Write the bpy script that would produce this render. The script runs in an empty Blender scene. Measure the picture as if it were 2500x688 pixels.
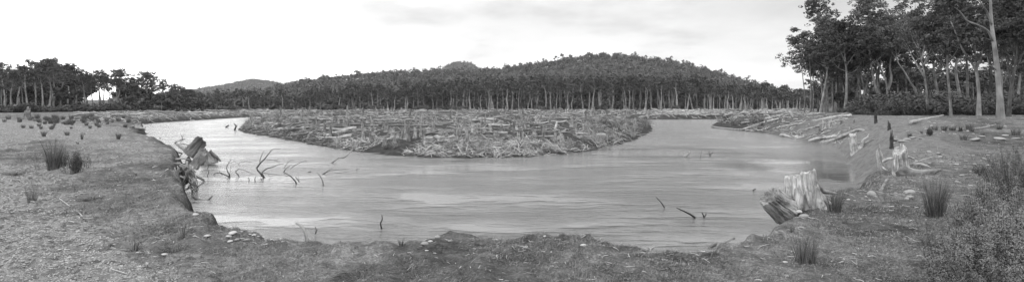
import bpy, math, random
import numpy as np
from mathutils import Vector, Matrix

F = 1300.0; HZ = 263.0; CX = 1250.0; E = 2.5
rnd = random.Random(7)
rng = np.random.default_rng(11)
sc = bpy.context.scene
col = sc.collection

# ------------------------------------------------------------------ numpy noise
def _h(ix, iy, s):
    n = (ix.astype(np.int64) * 374761393 + iy.astype(np.int64) * 668265263 + s * 974634777) & 0xFFFFFFFF
    n = ((n ^ (n >> 13)) * 1274126177) & 0xFFFFFFFF
    n = n ^ (n >> 16)
    return (n & 0xFFFF) / 65535.0
def vn(x, y, s=0):
    x = np.asarray(x, float); y = np.asarray(y, float)
    x0 = np.floor(x); y0 = np.floor(y); fx = x - x0; fy = y - y0
    fx = fx * fx * (3 - 2 * fx); fy = fy * fy * (3 - 2 * fy)
    a = _h(x0, y0, s); b = _h(x0 + 1, y0, s); c = _h(x0, y0 + 1, s); d = _h(x0 + 1, y0 + 1, s)
    return (a + (b - a) * fx) * (1 - fy) + (c + (d - c) * fx) * fy
def fbm(x, y, o=4, s=0):
    t = 0; a = .5; n = 0
    for i in range(o):
        t = t + a * vn(x * 2 ** i, y * 2 ** i, s + i * 7); n += a; a *= .5
    return t / n
def ss(a, b, x):
    t = np.clip((x - a) / (b - a), 0, 1); return t * t * (3 - 2 * t)

# ------------------------------------------------------------------ ground plan
def pl(u, v, z=0.0):
    D = F * (E - z) / (v - HZ); return ((u - CX) / F * D, D)
def shift(p, d):
    r = math.hypot(*p); return (p[0] * (1 + d / r), p[1] * (1 + d / r))
river = [pl(*q) for q in [(690, 282.4), (600, 286.5), (520, 291), (430, 296.5), (370, 301), (345, 304)]]
river += [shift(pl(u, v, .8), .5) for u, v in [(352, 312), (360, 321), (388, 326), (415, 335), (425, 345), (440, 360), (462, 374)]]
river += [pl(*q) for q in [(462, 396), (448, 415), (436, 440), (436, 468), (450, 482)]]
river += [shift(pl(u, v, .8), .45) for u, v in [(492, 498), (515, 505), (545, 525), (560, 538), (600, 560), (640, 575), (700, 587), (760, 593), (826, 600), (870, 600), (900, 597),
          (935, 594), (960, 603), (1010, 590), (1060, 580), (1085, 573), (1110, 575), (1145, 572), (1180, 570), (1215, 581), (1250, 586), (1290, 584), (1340, 576), (1375, 573), (1400, 569), (1450, 575), (1500, 590),
          (1530, 599), (1560, 603), (1600, 613), (1656, 623), (1685, 619), (1720, 606), (1745, 603), (1770, 588), (1800, 582), (1830, 565), (1880, 540), (1900, 530), (1925, 500), (1965, 487), (2000, 473), (2024, 467), (2080, 463)]]
river += [pl(*q) for q in [(2099, 463), (2085, 443), (2095, 426), (2081, 410), (2062, 390), (2064, 374), (2028, 353), (1990, 347), (1970, 344), (1914, 333), (1851, 323),
          (1803, 318), (1740, 311), (1752, 301), (1775, 293), (1790, 290.3), (1720, 290.5), (1640, 291.5), (1560, 291.5), (1450, 288.5), (1500, 292.5), (1573, 296.5), (1586, 307), (1590, 320),
          (1551, 340), (1515, 352), (1477, 358), (1440, 369), (1412, 370), (1370, 377), (1320, 379), (1290, 384), (1260, 382), (1220, 386), (1180, 384), (1140, 386), (1100, 384), (1050, 385), (1000, 381), (950, 380), (900, 374), (850, 368), (800, 359), (760, 354),
          (720, 344), (660, 334), (600, 325), (581, 318), (602, 296), (620, 291), (665, 283.2)]]
RV = np.array(river)
def poly_sd(px, py, V):
    """signed distance to a polygon, negative inside"""
    sh = px.shape; px = px.ravel(); py = py.ravel()
    d2 = np.full(px.shape, 1e18); ins = np.zeros(px.shape, bool)
    n = len(V)
    for i in range(n):
        x0, y0 = V[i]; x1, y1 = V[(i + 1) % n]
        ex, ey = x1 - x0, y1 - y0
        t = np.clip(((px - x0) * ex + (py - y0) * ey) / (ex * ex + ey * ey + 1e-12), 0, 1)
        d2 = np.minimum(d2, (px - x0 - t * ex) ** 2 + (py - y0 - t * ey) ** 2)
        c = ((y0 > py) != (y1 > py))
        with np.errstate(divide='ignore', invalid='ignore'):
            xi = x0 + (py - y0) * ex / (ey if ey != 0 else 1e-12)
        ins ^= c & (px < xi)
    d = np.sqrt(d2); d[ins] *= -1
    return d.reshape(sh)
def H(x, y, full=False):
    x = np.asarray(x, float); y = np.asarray(y, float)
    D = np.maximum(y, .5); a = x / D
    sd = poly_sd(x, y, RV)
    r = np.hypot(x, y)
    sdn = sd + (fbm(x * 1.6, y * 1.6, 3, 5) - .5) * (1 - .5 * ss(.4, .5, a) * ss(34, 25, D)) * np.clip(.02 * r, .1, 1.0) * 1.2 + (fbm(x * 5, y * 5, 3, 15) - .5) * .3 * ss(20, 9, r)
    right = ss(.42, .62, a)
    top = .8 + .05 * ss(20, 60, r) + .95 * ss(8, 34, D) * right + .2 * ss(-.55, -.8, a) * ss(40, 120, D)
    top = top + (fbm(x * .35, y * .35, 3, 21) - .5) * .22 * ss(4, 12, r) * (1 - .5 * ss(60, 200, r)) + (fbm(x * 2.2, y * 2.2, 3, 31) - .5) * .07
    w = .42 + .9 * ss(18, 30, D) + 4.5 * ss(.35, .5, a) * ss(26, 44, D) + 2.3 * ss(.45, .6, a) * ss(13, 17, D) + .6 * ss(-.2, -.5, a) * ss(25, 40, D) + 6.0 * ss(23.5, 26.4, D) * ss(-.56, -.5, a) * ss(.32, .2, a)
    t = np.clip(sdn / w, 0, 1)
    prof = 1 - (1 - t) ** 2.2
    rough = (fbm(x * 3, y * 3, 3, 77) - .5) * (.18 - .12 * ss(.4, .5, a)) + (fbm(x * 1.1, y * 1.1, 3, 78) - .5) * .5 * ss(.42, .5, a) * ss(12, 16, D) * np.clip(1 - abs(t - .5) * 1.7, 0, 1) * (sdn > 0)
    z = np.where(sdn > 0, top * prof + rough, np.maximum(-1.2, sdn * .45))
    # turf crumbs along the lip
    z = z + (sdn > 0) * .07 * np.exp(-((sdn - w) / .35) ** 2) * (fbm(x * 3, y * 3, 2, 90) - .2) * ss(60, 20, r)
    if full: return z, sd, w, top
    return z
def h1(x, y): return float(H(np.array([x]), np.array([y]))[0])
def ground(u, v, wet=False):
    """where the sight line through a place on the picture meets the ground or the water"""
    k = (v - HZ) / F; a = (u - CX) / F
    D = np.geomspace(3.2, 900, 900)
    z = H(a * D, D)
    if True: z = np.maximum(z, 0)
    ray = E - k * D
    i = np.argmax(ray <= z)
    if ray[i] > z[i]: i = len(D) - 1
    d = D[i]
    if i > 0:
        f0 = ray[i - 1] - z[i - 1]; f1 = ray[i] - z[i]
        if f0 != f1: d = D[i - 1] + (D[i] - D[i - 1]) * f0 / (f0 - f1)
    return Vector((a * d, d, E - k * d))
def at(u, v, D): return Vector(((u - CX) / F * D, D, E - (v - HZ) / F * D))

# ------------------------------------------------------------------ mesh helpers
def to_mesh(name, V, Q, mat=None, uv=None, smooth=True, mi=None):
    """V (n,3), Q list of faces or (m,k) array"""
    me = bpy.data.meshes.new(name)
    V = np.asarray(V, np.float32)
    if isinstance(Q, np.ndarray): Qs = [Q]
    else: Qs = [q for q in Q if len(q)]
    me.vertices.add(len(V)); me.vertices.foreach_set('co', V.ravel())
    nl = sum(q.size for q in Qs); nf = sum(len(q) for q in Qs)
    me.loops.add(nl); me.polygons.add(nf)
    me.loops.foreach_set('vertex_index', np.concatenate([q.ravel() for q in Qs]).astype(np.int32))
    tot = np.concatenate([np.full(len(q), q.shape[1]) for q in Qs]).astype(np.int32)
    st = np.concatenate([[0], np.cumsum(tot)[:-1]]).astype(np.int32)
    me.polygons.foreach_set('loop_start', st); me.polygons.foreach_set('loop_total', tot)
    me.polygons.foreach_set('use_smooth', np.full(nf, smooth))
    if uv is not None:
        l = me.uv_layers.new(name='UVMap')
        idx = np.concatenate([q.ravel() for q in Qs])
        l.data.foreach_set('uv', np.asarray(uv, np.float32)[idx].ravel())
    me.update(calc_edges=True)
    if mat: me.materials.append(mat)
    return me
def link(name, me, parent=None, loc=None):
    o = bpy.data.objects.new(name, me); col.objects.link(o)
    if parent: o.parent = parent
    if loc is not None: o.location = loc
    return o
def tag(o, label=None, cat=None, group=None, kind=None):
    if label: o['label'] = label
    if cat: o['category'] = cat
    if group: o['group'] = group
    if kind: o['kind'] = kind
    return o
def empty(name, loc, rz=0.0, label=None, cat=None, group=None):
    o = bpy.data.objects.new(name, None); col.objects.link(o)
    o.location = loc; o.rotation_euler = (0, 0, rz); o.empty_display_size = .2
    return tag(o, label, cat, group)
def kids(o): return [c for c in KID.get(o.name, [])]
KID = {}
def child(parent, name, me):
    o = link(name, me, parent); KID.setdefault(parent.name, []).append(o); return o
def dup(root, loc, rz, s=1.0, label=None, group=None, sz=None):
    r = root.copy(); col.objects.link(r)
    r.location = loc; r.rotation_euler = (root.rotation_euler[0], root.rotation_euler[1], rz)
    r.scale = (s, s, s if sz is None else sz)
    if label: r['label'] = label
    if group: r['group'] = group
    for ch in KID.get(root.name, []):
        c = ch.copy(); col.objects.link(c); c.parent = r
        KID.setdefault(r.name, []).append(c)
    return r

def tubes(paths, radii, sides=6, cap=True, rough=0.0, seed=0):
    """paths (N,K,3), radii (N,K) -> V, F, UV of N tapered tubes"""
    P = np.asarray(paths, float); R = np.asarray(radii, float)
    N, K, _ = P.shape
    T = np.gradient(P, axis=1); T /= np.linalg.norm(T, axis=2, keepdims=True) + 1e-9
    ref = np.where(np.abs(T[:, :1, 2:3]) > .8, np.array([1., 0, 0]), np.array([0, 0, 1.]))
    ref = np.broadcast_to(ref, T.shape)
    A = np.cross(T, ref); A /= np.linalg.norm(A, axis=2, keepdims=True) + 1e-9
    B = np.cross(T, A)
    th = np.arange(sides) / sides * 2 * math.pi
    rr = R[:, :, None] * np.ones(sides)
    if rough:
        g = np.random.default_rng(seed)
        ph = g.random((N, 1, 1)) * 6.28
        rr = rr * (1 + rough * (g.random((N, K, sides)) - .5) + rough * .8 * np.sin(3 * th[None, None] + ph))
    V = P[:, :, None, :] + rr[..., None] * (np.cos(th)[None, None, :, None] * A[:, :, None] + np.sin(th)[None, None, :, None] * B[:, :, None])
    L = np.concatenate([np.zeros((N, 1)), np.cumsum(np.linalg.norm(np.diff(P, axis=1), axis=2), axis=1)], 1)
    UV = np.stack([np.broadcast_to(th / 6.283, (N, K, sides)), np.broadcast_to(L[:, :, None], (N, K, sides))], -1).reshape(-1, 2)
    base = (np.arange(N) * K * sides)[:, None, None]
    k = np.arange(K - 1)[None, :, None] * sides; s = np.arange(sides)[None, None, :]; s2 = (s + 1) % sides
    Q = np.stack([base + k + s, base + k + s2, base + k + sides + s2, base + k + sides + s], -1).reshape(-1, 4)
    Fc = [Q]
    if cap:
        b = np.arange(N) * K * sides
        c0 = b[:, None] + np.arange(sides)[None, ::-1]; c1 = b[:, None] + (K - 1) * sides + np.arange(sides)[None]
        Fc.append(np.concatenate([c0, c1]))
    return V.reshape(-1, 3), Fc, UV
def resample(pts, K):
    """Catmull-Rom through pts to K points"""
    p = np.asarray(pts, float)
    if len(p) == 2: p = np.stack([p[0], (p[0] + p[1]) / 2, p[1]])
    q = np.vstack([2 * p[0] - p[1], p, 2 * p[-1] - p[-2]])
    seg = len(p) - 1
    t = np.linspace(0, seg, K); i = np.minimum(t.astype(int), seg - 1); f = (t - i)[:, None]
    a, b, c, d = q[i], q[i + 1], q[i + 2], q[i + 3]
    return .5 * ((2 * b) + (-a + c) * f + (2 * a - 5 * b + 4 * c - d) * f * f + (-a + 3 * b - 3 * c + d) * f ** 3)
def tube_mesh(name, list_, mat, sides=8, K=14, rough=.12, seed=0):
    """list_ of (points, radii); one mesh"""
    P = []; R = []
    for pts, rad in list_:
        P.append(resample(pts, K)); rad = np.atleast_1d(np.asarray(rad, float))
        R.append(np.interp(np.linspace(0, 1, K), np.linspace(0, 1, len(rad)), rad))
    V, Fc, UV = tubes(P, R, sides, True, rough, seed)
    return to_mesh(name, V, Fc, mat, UV)
def leafs(C, N, S, aspect=.5, seed=0):
    """leaf faces: centres, normals, sizes -> quads"""
    g = np.random.default_rng(seed); n = len(C)
    N = N / (np.linalg.norm(N, axis=1, keepdims=True) + 1e-9)
    r = g.normal(size=(n, 3)); A = np.cross(N, r); A /= np.linalg.norm(A, axis=1, keepdims=True) + 1e-9
    B = np.cross(N, A); S = np.asarray(S)[:, None]
    a = A * S * .5; b = B * S * .5 * aspect
    V = np.stack([C - a, C - b * 1.0 + a * .1, C + a, C + b * 1.0 + a * .1], 1).reshape(-1, 3)
    return V, np.arange(4 * n).reshape(-1, 4)

# ------------------------------------------------------------------ materials
def new_mat(name):
    m = bpy.data.materials.new(name); m.use_nodes = True
    nt = m.node_tree; b = nt.nodes['Principled BSDF']
    b.inputs['Specular IOR Level'].default_value = .25; b.inputs['Roughness'].default_value = .85
    return m, nt, b
def nd(nt, t, **k):
    n = nt.nodes.new(t)
    for a, v in k.items(): setattr(n, a, v)
    return n
def ramp(nt, src, stops, out=None):
    r = nt.nodes.new('ShaderNodeValToRGB'); e = r.color_ramp.elements
    while len(e) < len(stops): e.new(.5)
    for i, (p, g) in enumerate(stops): e[i].position = p; e[i].color = (g, g, g, 1)
    nt.links.new(src, r.inputs[0])
    if out: nt.links.new(r.outputs[0], out)
    return r
def noise(nt, vec, scale, detail=4, rough=.6, mp=None):
    n = nt.nodes.new('ShaderNodeTexNoise'); n.inputs['Scale'].default_value = scale
    n.inputs['Detail'].default_value = detail; n.inputs['Roughness'].default_value = rough
    if mp:
        m = nt.nodes.new('ShaderNodeMapping'); m.inputs['Scale'].default_value = mp
        nt.links.new(vec, m.inputs[0]); vec = m.outputs[0]
    nt.links.new(vec, n.inputs['Vector']); return n.outputs[0]
def bump(nt, src, b, strength, dist):
    n = nt.nodes.new('ShaderNodeBump'); n.inputs['Strength'].default_value = strength; n.inputs['Distance'].default_value = dist
    nt.links.new(src, n.inputs['Height']); nt.links.new(n.outputs[0], b.inputs['Normal']); return n
def mul(nt, a, b, op='MULTIPLY'):
    n = nt.nodes.new('ShaderNodeMath'); n.operation = op
    for i, x in enumerate((a, b)):
        if isinstance(x, (int, float)): n.inputs[i].default_value = x
        else: nt.links.new(x, n.inputs[i])
    return n.outputs[0]
def wood_mat(name, lo, hi, mode='uv', sc_=1.0, bmp=.5):
    m, nt, b = new_mat(name); tc = nd(nt, 'ShaderNodeTexCoord'); oi = nd(nt, 'ShaderNodeObjectInfo')
    if mode == 'uv':
        g = noise(nt, tc.outputs['UV'], 1.0, 5, .7, (14 * sc_, 2.2 * sc_, 1))
    else:
        g = noise(nt, tc.outputs['Object'], 1.0, 6, .72, (26 * sc_, 26 * sc_, 2.6 * sc_))
    blotch = noise(nt, tc.outputs['Object'], 3.5 * sc_, 3)
    f = mul(nt, g, mul(nt, blotch, .9), 'MULTIPLY')
    f = mul(nt, mul(nt, g, blotch, 'ADD'), .5)
    r = ramp(nt, f, [(.32, lo * .35), (.43, lo), (.54, (lo + hi) / 2), (.66, hi)])
    mx = nd(nt, 'ShaderNodeMix', data_type='RGBA', blend_type='MULTIPLY'); mx.inputs[0].default_value = 1
    nt.links.new(r.outputs[0], mx.inputs[6])
    rr = ramp(nt, oi.outputs['Random'], [(0, .62), (1, 1.1)]); nt.links.new(rr.outputs[0], mx.inputs[7])
    nt.links.new(mx.outputs[2], b.inputs['Base Color'])
    bump(nt, g, b, bmp, .02)
    return m
M = {}
M['pale'] = wood_mat('weathered_wood', .24, .68)
M['grey'] = wood_mat('grey_wood', .14, .42)
M['dark'] = wood_mat('wet_dark_wood', .03, .10)
M['char'] = wood_mat('charred_wood', .03, .12)
M['stump'] = wood_mat('stump_wood', .16, .62, 'obj', 1.0, .9)
M['stumpw'] = wood_mat('bleached_stump_wood', .25, .78, 'obj', 1.0, .9)
M['stumpg'] = wood_mat('small_stump_wood', .14, .46, 'obj', .6, .6)
M['bark'] = wood_mat('gum_bark', .16, .42, 'uv', .25)
M['barkp'] = wood_mat('pale_gum_bark', .19, .46, 'uv', .18)
M['barkd'] = wood_mat('rough_dark_bark', .05, .15, 'uv', .5)
def leaf_mat(name, lo, hi, s=1.0, spec=.25, isl=0.0):
    m, nt, b = new_mat(name); tc = nd(nt, 'ShaderNodeTexCoord'); oi = nd(nt, 'ShaderNodeObjectInfo')
    g = noise(nt, tc.outputs['Object'], s, 3)
    f = mul(nt, mul(nt, g, .75), mul(nt, oi.outputs['Random'], .25), 'ADD')
    if isl:
        ge = nd(nt, 'ShaderNodeNewGeometry'); f = mul(nt, mul(nt, f, 1 - isl), mul(nt, ge.outputs['Random Per Island'], isl), 'ADD')
    ramp(nt, f, [(.3, lo), (.62, hi)], b.inputs['Base Color'])
    b.inputs['Roughness'].default_value = .6; b.inputs['Specular IOR Level'].default_value = spec
    return m
M['leaf'] = leaf_mat('gum_leaves', .035, .12, .6)
M['leaf_far'] = leaf_mat('far_gum_leaves', .025, .08, .15)
M['leaf_dark'] = leaf_mat('dark_shrub_leaves', .035, .10, .8)
M['forest'] = leaf_mat('forest_canopy', .03, .16, .09)
M['heath'] = leaf_mat('heath_leaves', .12, .27, 4.0)
M['rush'] = leaf_mat('rush_stems', .03, .19, 6.0, isl=.5)
M['rush_dead'] = leaf_mat('dry_rush_stems', .12, .4, 18.0)
M['twig'] = leaf_mat('bleached_twigs', .10, .60, 2.5, isl=.5)
M['twigd'] = leaf_mat('grey_twigs', .05, .30, 1.7, isl=.5)
M['blade'] = leaf_mat('turf_blades', .06, .27, 9.0)
def stone_mat(name, lo, hi):
    m, nt, b = new_mat(name); tc = nd(nt, 'ShaderNodeTexCoord'); oi = nd(nt, 'ShaderNodeObjectInfo'); ge = nd(nt, 'ShaderNodeNewGeometry')
    g = noise(nt, tc.outputs['Object'], 9, 6)
    f = mul(nt, mul(nt, g, .5), mul(nt, ge.outputs['Random Per Island'], .5), 'ADD')
    ramp(nt, f, [(.2, lo), (.75, hi)], b.inputs['Base Color']); bump(nt, g, b, .5, .03)
    return m
M['stone'] = stone_mat('river_stone', .16, .4)
M['gravel'] = stone_mat('gravel_stone', .12, .46)
M['stone_pale'] = stone_mat('pale_stone', .36, .58)
m, nt, b = new_mat('soil_dark'); tc = nd(nt, 'ShaderNodeTexCoord')
g = noise(nt, tc.outputs['Object'], 6, 6); ramp(nt, g, [(.3, .035), (.7, .11)], b.inputs['Base Color']); bump(nt, g, b, .8, .06); M['soil'] = m
m, nt, b = new_mat('rocky_hillside'); tc = nd(nt, 'ShaderNodeTexCoord')
g = noise(nt, tc.outputs['Object'], .012, 6, .6, (1, 1, .35)); ramp(nt, g, [(.38, .02), (.5, .04), (.62, .10)], b.inputs['Base Color']); M['rockhill'] = m
m, nt, b = new_mat('hill_floor'); tc = nd(nt, 'ShaderNodeTexCoord')
g = noise(nt, tc.outputs['Object'], .02, 4); ramp(nt, g, [(.35, .035), (.65, .07)], b.inputs['Base Color']); M['hill'] = m

# ------------------------------------------------------------------ terrain
def terrain():
    th = np.concatenate([np.linspace(-112, -50, 50, endpoint=False), np.linspace(-50, 50, 560, endpoint=False), np.linspace(50, 112, 51)])
    th = np.radians(th)
    r = np.concatenate([np.linspace(.05, 3.5, 12, endpoint=False), np.geomspace(3.5, 250, 640, endpoint=False), np.geomspace(250, 3500, 50)])
    R, T = np.meshgrid(r, th, indexing='ij')
    X = R * np.sin(T); Y = R * np.cos(T)
    Z, sd, w, top = H(X, Y, True)
    far = R > 240
    V = np.stack([X, Y, Z], -1).reshape(-1, 3)
    nr, nt_ = R.shape
    i = np.arange(nr - 1)[:, None] * nt_; j = np.arange(nt_ - 1)[None]
    Q = np.stack([i + j, i + j + nt_, i + j + nt_ + 1, i + j + 1], -1).reshape(-1, 4)[:, ::-1]
    me = to_mesh('ground', V, Q)
    # what the ground is made of at each place
    wob = (fbm(X * .9, Y * .9, 4, 3) - .5)
    G1 = np.array([pl(-40, 395, .8), pl(140, 425, .8), pl(210, 500, .8), pl(300, 590, .8), pl(430, 700, .8), pl(430, 1200, .8), (-30, 1), (-40, 10)])
    G2 = np.array([pl(-300, 290, .9), pl(0, 290, .9), pl(240, 305, .85), pl(345, 315, .85), pl(370, 345, .8), pl(330, 400, .8), pl(250, 372, .8), pl(120, 350, .8), pl(0, 362, .8), pl(-300, 380, .8)])
    gr = np.maximum(ss(.9, -.9, poly_sd(X, Y, G1) + wob * 4), .8 * ss(2.0, -2.0, poly_sd(X, Y, G2) + wob * 9))
    cove = ss(.42, .5, X / np.maximum(Y, .5)) * ss(12.5, 14, Y) * ss(70, 30, Y) * ss(1.6, .7, sd / w)
    wet = ss(.55, .1, sd / np.maximum(w, .1) + wob * .3) * (1 - cove * .6)
    plain = ss(20, 26, Y) * ss(.60, .5, X / np.maximum(Y, .5)) * ss(-.62, -.45, X / np.maximum(Y, .5))
    att = me.attributes.new('zones', 'FLOAT_COLOR', 'POINT')
    att.data.foreach_set('color', np.stack([gr, cove, wet, plain], -1).astype(np.float32).ravel())
    m, nt, b = new_mat('ground_turf')
    tc = nd(nt, 'ShaderNodeTexCoord'); P = tc.outputs['Object']
    at_ = nd(nt, 'ShaderNodeAttribute', attribute_name='zones'); sp = nd(nt, 'ShaderNodeSeparateColor')
    nt.links.new(at_.outputs['Color'], sp.inputs[0])
    n_big = noise(nt, P, .45, 5, .65); n_mid = noise(nt, P, 3.5, 5, .7); n_fine = noise(nt, P, 34, 6, .78)
    t = mul(nt, mul(nt, n_big, .34), mul(nt, mul(nt, n_mid, .33), mul(nt, n_fine, .45), 'ADD'), 'ADD')
    turf = ramp(nt, t, [(.43, .02), (.51, .08), (.60, .17), (.68, .38)])
    vo = nd(nt, 'ShaderNodeTexVoronoi'); vo.inputs['Scale'].default_value = 17; nt.links.new(P, vo.inputs['Vector'])
    gcol = nd(nt, 'ShaderNodeSeparateColor'); nt.links.new(vo.outputs['Color'], gcol.inputs[0])
    gg = mul(nt, mul(nt, gcol.outputs[0], .35), mul(nt, mul(nt, n_fine, .5), mul(nt, n_mid, .25), 'ADD'), 'ADD')
    grav = ramp(nt, gg, [(.35, .10), (.5, .22), (.68, .33), (.85, .46)])
    sand = ramp(nt, mul(nt, mul(nt, n_mid, .6), mul(nt, n_fine, .4), 'ADD'), [(.36, .10), (.5, .19), (.64, .25)])
    mud = ramp(nt, mul(nt, mul(nt, n_mid, .5), mul(nt, n_fine, .5), 'ADD'), [(.36, .02), (.5, .05), (.64, .12)])
    pln = ramp(nt, mul(nt, mul(nt, noise(nt, P, .8, 6, .75), .55), mul(nt, noise(nt, P, 7, 5, .7), .45), 'ADD'), [(.38, .02), (.48, .045), (.56, .10), (.64, .24)])
    def mixc(f, a, c):
        x = nd(nt, 'ShaderNodeMix', data_type='RGBA'); nt.links.new(f, x.inputs[0]); nt.links.new(a, x.inputs[6]); nt.links.new(c, x.inputs[7]); return x.outputs[2]
    c = mixc(at_.outputs['Alpha'], turf.outputs[0], pln.outputs[0])
    c = mixc(sp.outputs[0], c, grav.outputs[0])
    c = mixc(sp.outputs[2], c, mud.outputs[0]); c = mixc(sp.outputs[1], c, sand.outputs[0])
    nt.links.new(c, b.inputs['Base Color']); b.inputs['Roughness'].default_value = .95; b.inputs['Specular IOR Level'].default_value = .1
    bump(nt, mul(nt, n_fine, mul(nt, n_mid, 2.0), 'ADD'), b, .9, .05)
    me.materials.append(m)
    tag(link('ground', me), kind='structure')
terrain()

# river surface
def water():
    V = np.array([(-220, 2.5, 0), (220, 2.5, 0), (220, 260, 0), (-220, 260, 0)]); Q = np.array([[0, 1, 2, 3]])
    m, nt, b = new_mat('river_water'); P = nd(nt, 'ShaderNodeTexCoord').outputs['Object']
    b.inputs['Base Color'].default_value = (.15, .15, .15, 1); b.inputs['Roughness'].default_value = .03
    b.inputs['Specular IOR Level'].default_value = .5; b.inputs['IOR'].default_value = 1.55
    patch = ramp(nt, noise(nt, P, .16, 4, .6, (1, 2.4, 1)), [(.40, .12), (.58, 1.0)]).outputs[0]
    w1 = noise(nt, P, 1.0, 4, .6, (1.5, 5.5, 1)); w2 = noise(nt, P, 1.0, 3, .6, (5, 17, 1)); w3 = noise(nt, P, .8, 2, .5)
    h = mul(nt, mul(nt, w1, 1.0), mul(nt, mul(nt, w2, .32), mul(nt, w3, .8), 'ADD'), 'ADD')
    def calm(c, rad):
        a_ = nd(nt, 'ShaderNodeVectorMath', operation='SUBTRACT'); nt.links.new(P, a_.inputs[0]); a_.inputs[1].default_value = c
        d_ = nd(nt, 'ShaderNodeVectorMath', operation='DIVIDE'); nt.links.new(a_.outputs[0], d_.inputs[0]); d_.inputs[1].default_value = rad
        l_ = nd(nt, 'ShaderNodeVectorMath', operation='LENGTH'); nt.links.new(d_.outputs[0], l_.inputs[0])
        e_ = mul(nt, mul(nt, l_.outputs['Value'], mul(nt, w1, .9), 'ADD'), .42, 'SUBTRACT')
        return ramp(nt, e_, [(.0, .07), (.6, .14), (1.0, 1.0)]).outputs[0]
    # slack water under the island's right end and in the cove
    slack = mul(nt, calm((6.6, 30.5, 0), (7.0, 4.2, 1)), calm((13.0, 21.0, 0), (4.2, 8.5, 1)))
    h = mul(nt, mul(nt, h, patch), slack)
    nt.links.new(mul(nt, mul(nt, slack, .13), .02, 'ADD'), b.inputs['Roughness'])
    bump(nt, h, b, 1.0, .11)
    tag(link('river', to_mesh('river', V, Q, m)), kind='structure')
water()

# ------------------------------------------------------------------ hills
SIL = [(-700, 235), (-200, 232), (300, 235), (480, 228), (560, 222), (640, 214), (700, 203), (740, 194), (800, 184), (830, 180), (900, 175), (1000, 172), (1090, 170), (1170, 170), (1220, 165), (1300, 155), (1400, 143), (1470, 133), (1520, 132), (1600, 139),
       (1660, 150), (1700, 162), (1750, 175), (1800, 190), (1850, 205), (1900, 217), (1960, 226), (2100, 232), (2600, 235), (3400, 238)]
def ridge_z(a, D, prof, pad):
    u = CX + a * F
    v = np.interp(u, [p[0] for p in prof], [p[1] for p in prof]) + pad
    return E + (HZ - v) / F * D
DR = 1050.0
def hill_z(x, y):
    a = x / y; t = ss(560, DR, y) ** 1.0 * (1 - .55 * ss(DR, 1700, y))
    z = ridge_z(a, DR, SIL, 19)
    n = (fbm(x * .008, y * .008, 4, 51) - .5) * 26 * ss(620, 800, y) * (1 - ss(930, 1050, y) * .8)
    return .8 + (z - .8) * t + n * t
def polar_patch(name, a0, a1, na, y0, y1, ny, fz, mat):
    A, Y = np.meshgrid(np.linspace(a0, a1, na), np.geomspace(y0, y1, ny), indexing='ij'); X = A * Y
    V = np.stack([X, Y, fz(X, Y)], -1).reshape(-1, 3)
    i = np.arange(na - 1)[:, None] * ny; j = np.arange(ny - 1)[None]
    Q = np.stack([i + j, i + ny + j, i + ny + j + 1, i + j + 1], -1).reshape(-1, 4)
    return tag(link(name, to_mesh(name, V, Q, mat)), kind='structure')
polar_patch('hill', -1.5, 1.7, 420, 555, 1700, 70, hill_z, M['hill'])
SIL2 = [(300, 240), (470, 218), (520, 210), (560, 203), (600, 195), (625, 192), (655, 197), (690, 204), (720, 199), (760, 200), (800, 203), (900, 215), (1100, 235)]
D2 = 2600.0
def hill2_z(x, y): return .5 + (ridge_z(x / y, D2, SIL2, 5) - .5) * ss(1500, D2, y) * (1 - .4 * ss(D2, 3400, y)) + (fbm(x * .004, y * .004, 4, 61) - .5) * 60 * ss(1700, 2100, y) * (1 - ss(2300, 2550, y))
polar_patch('distant_hill', -.80, -.1, 160, 1500, 3400, 60, hill2_z, M['hill'])
SIL3 = [(960, 205), (1020, 188), (1060, 172), (1078, 167), (1090, 159), (1103, 153), (1118, 150.5), (1135, 152), (1150, 154), (1160, 160), (1172, 168), (1190, 178), (1230, 195), (1280, 215)]
D3 = 1900.0
def knob_z(x, y): return 1 + (ridge_z(x / y, D3, SIL3, 4) - 1) * ss(1350, D3 - 20, y) * (1 - .5 * ss(D3 + 20, 2400, y)) + (fbm(x * .015, y * .015, 4, 71) - .5) * 16 * ss(1500, 1700, y) * (1 - ss(1850, 1895, y))
polar_patch('rocky_hill', -.23, .03, 160, 1350, 2400, 80, knob_z, M['rockhill'])

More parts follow.
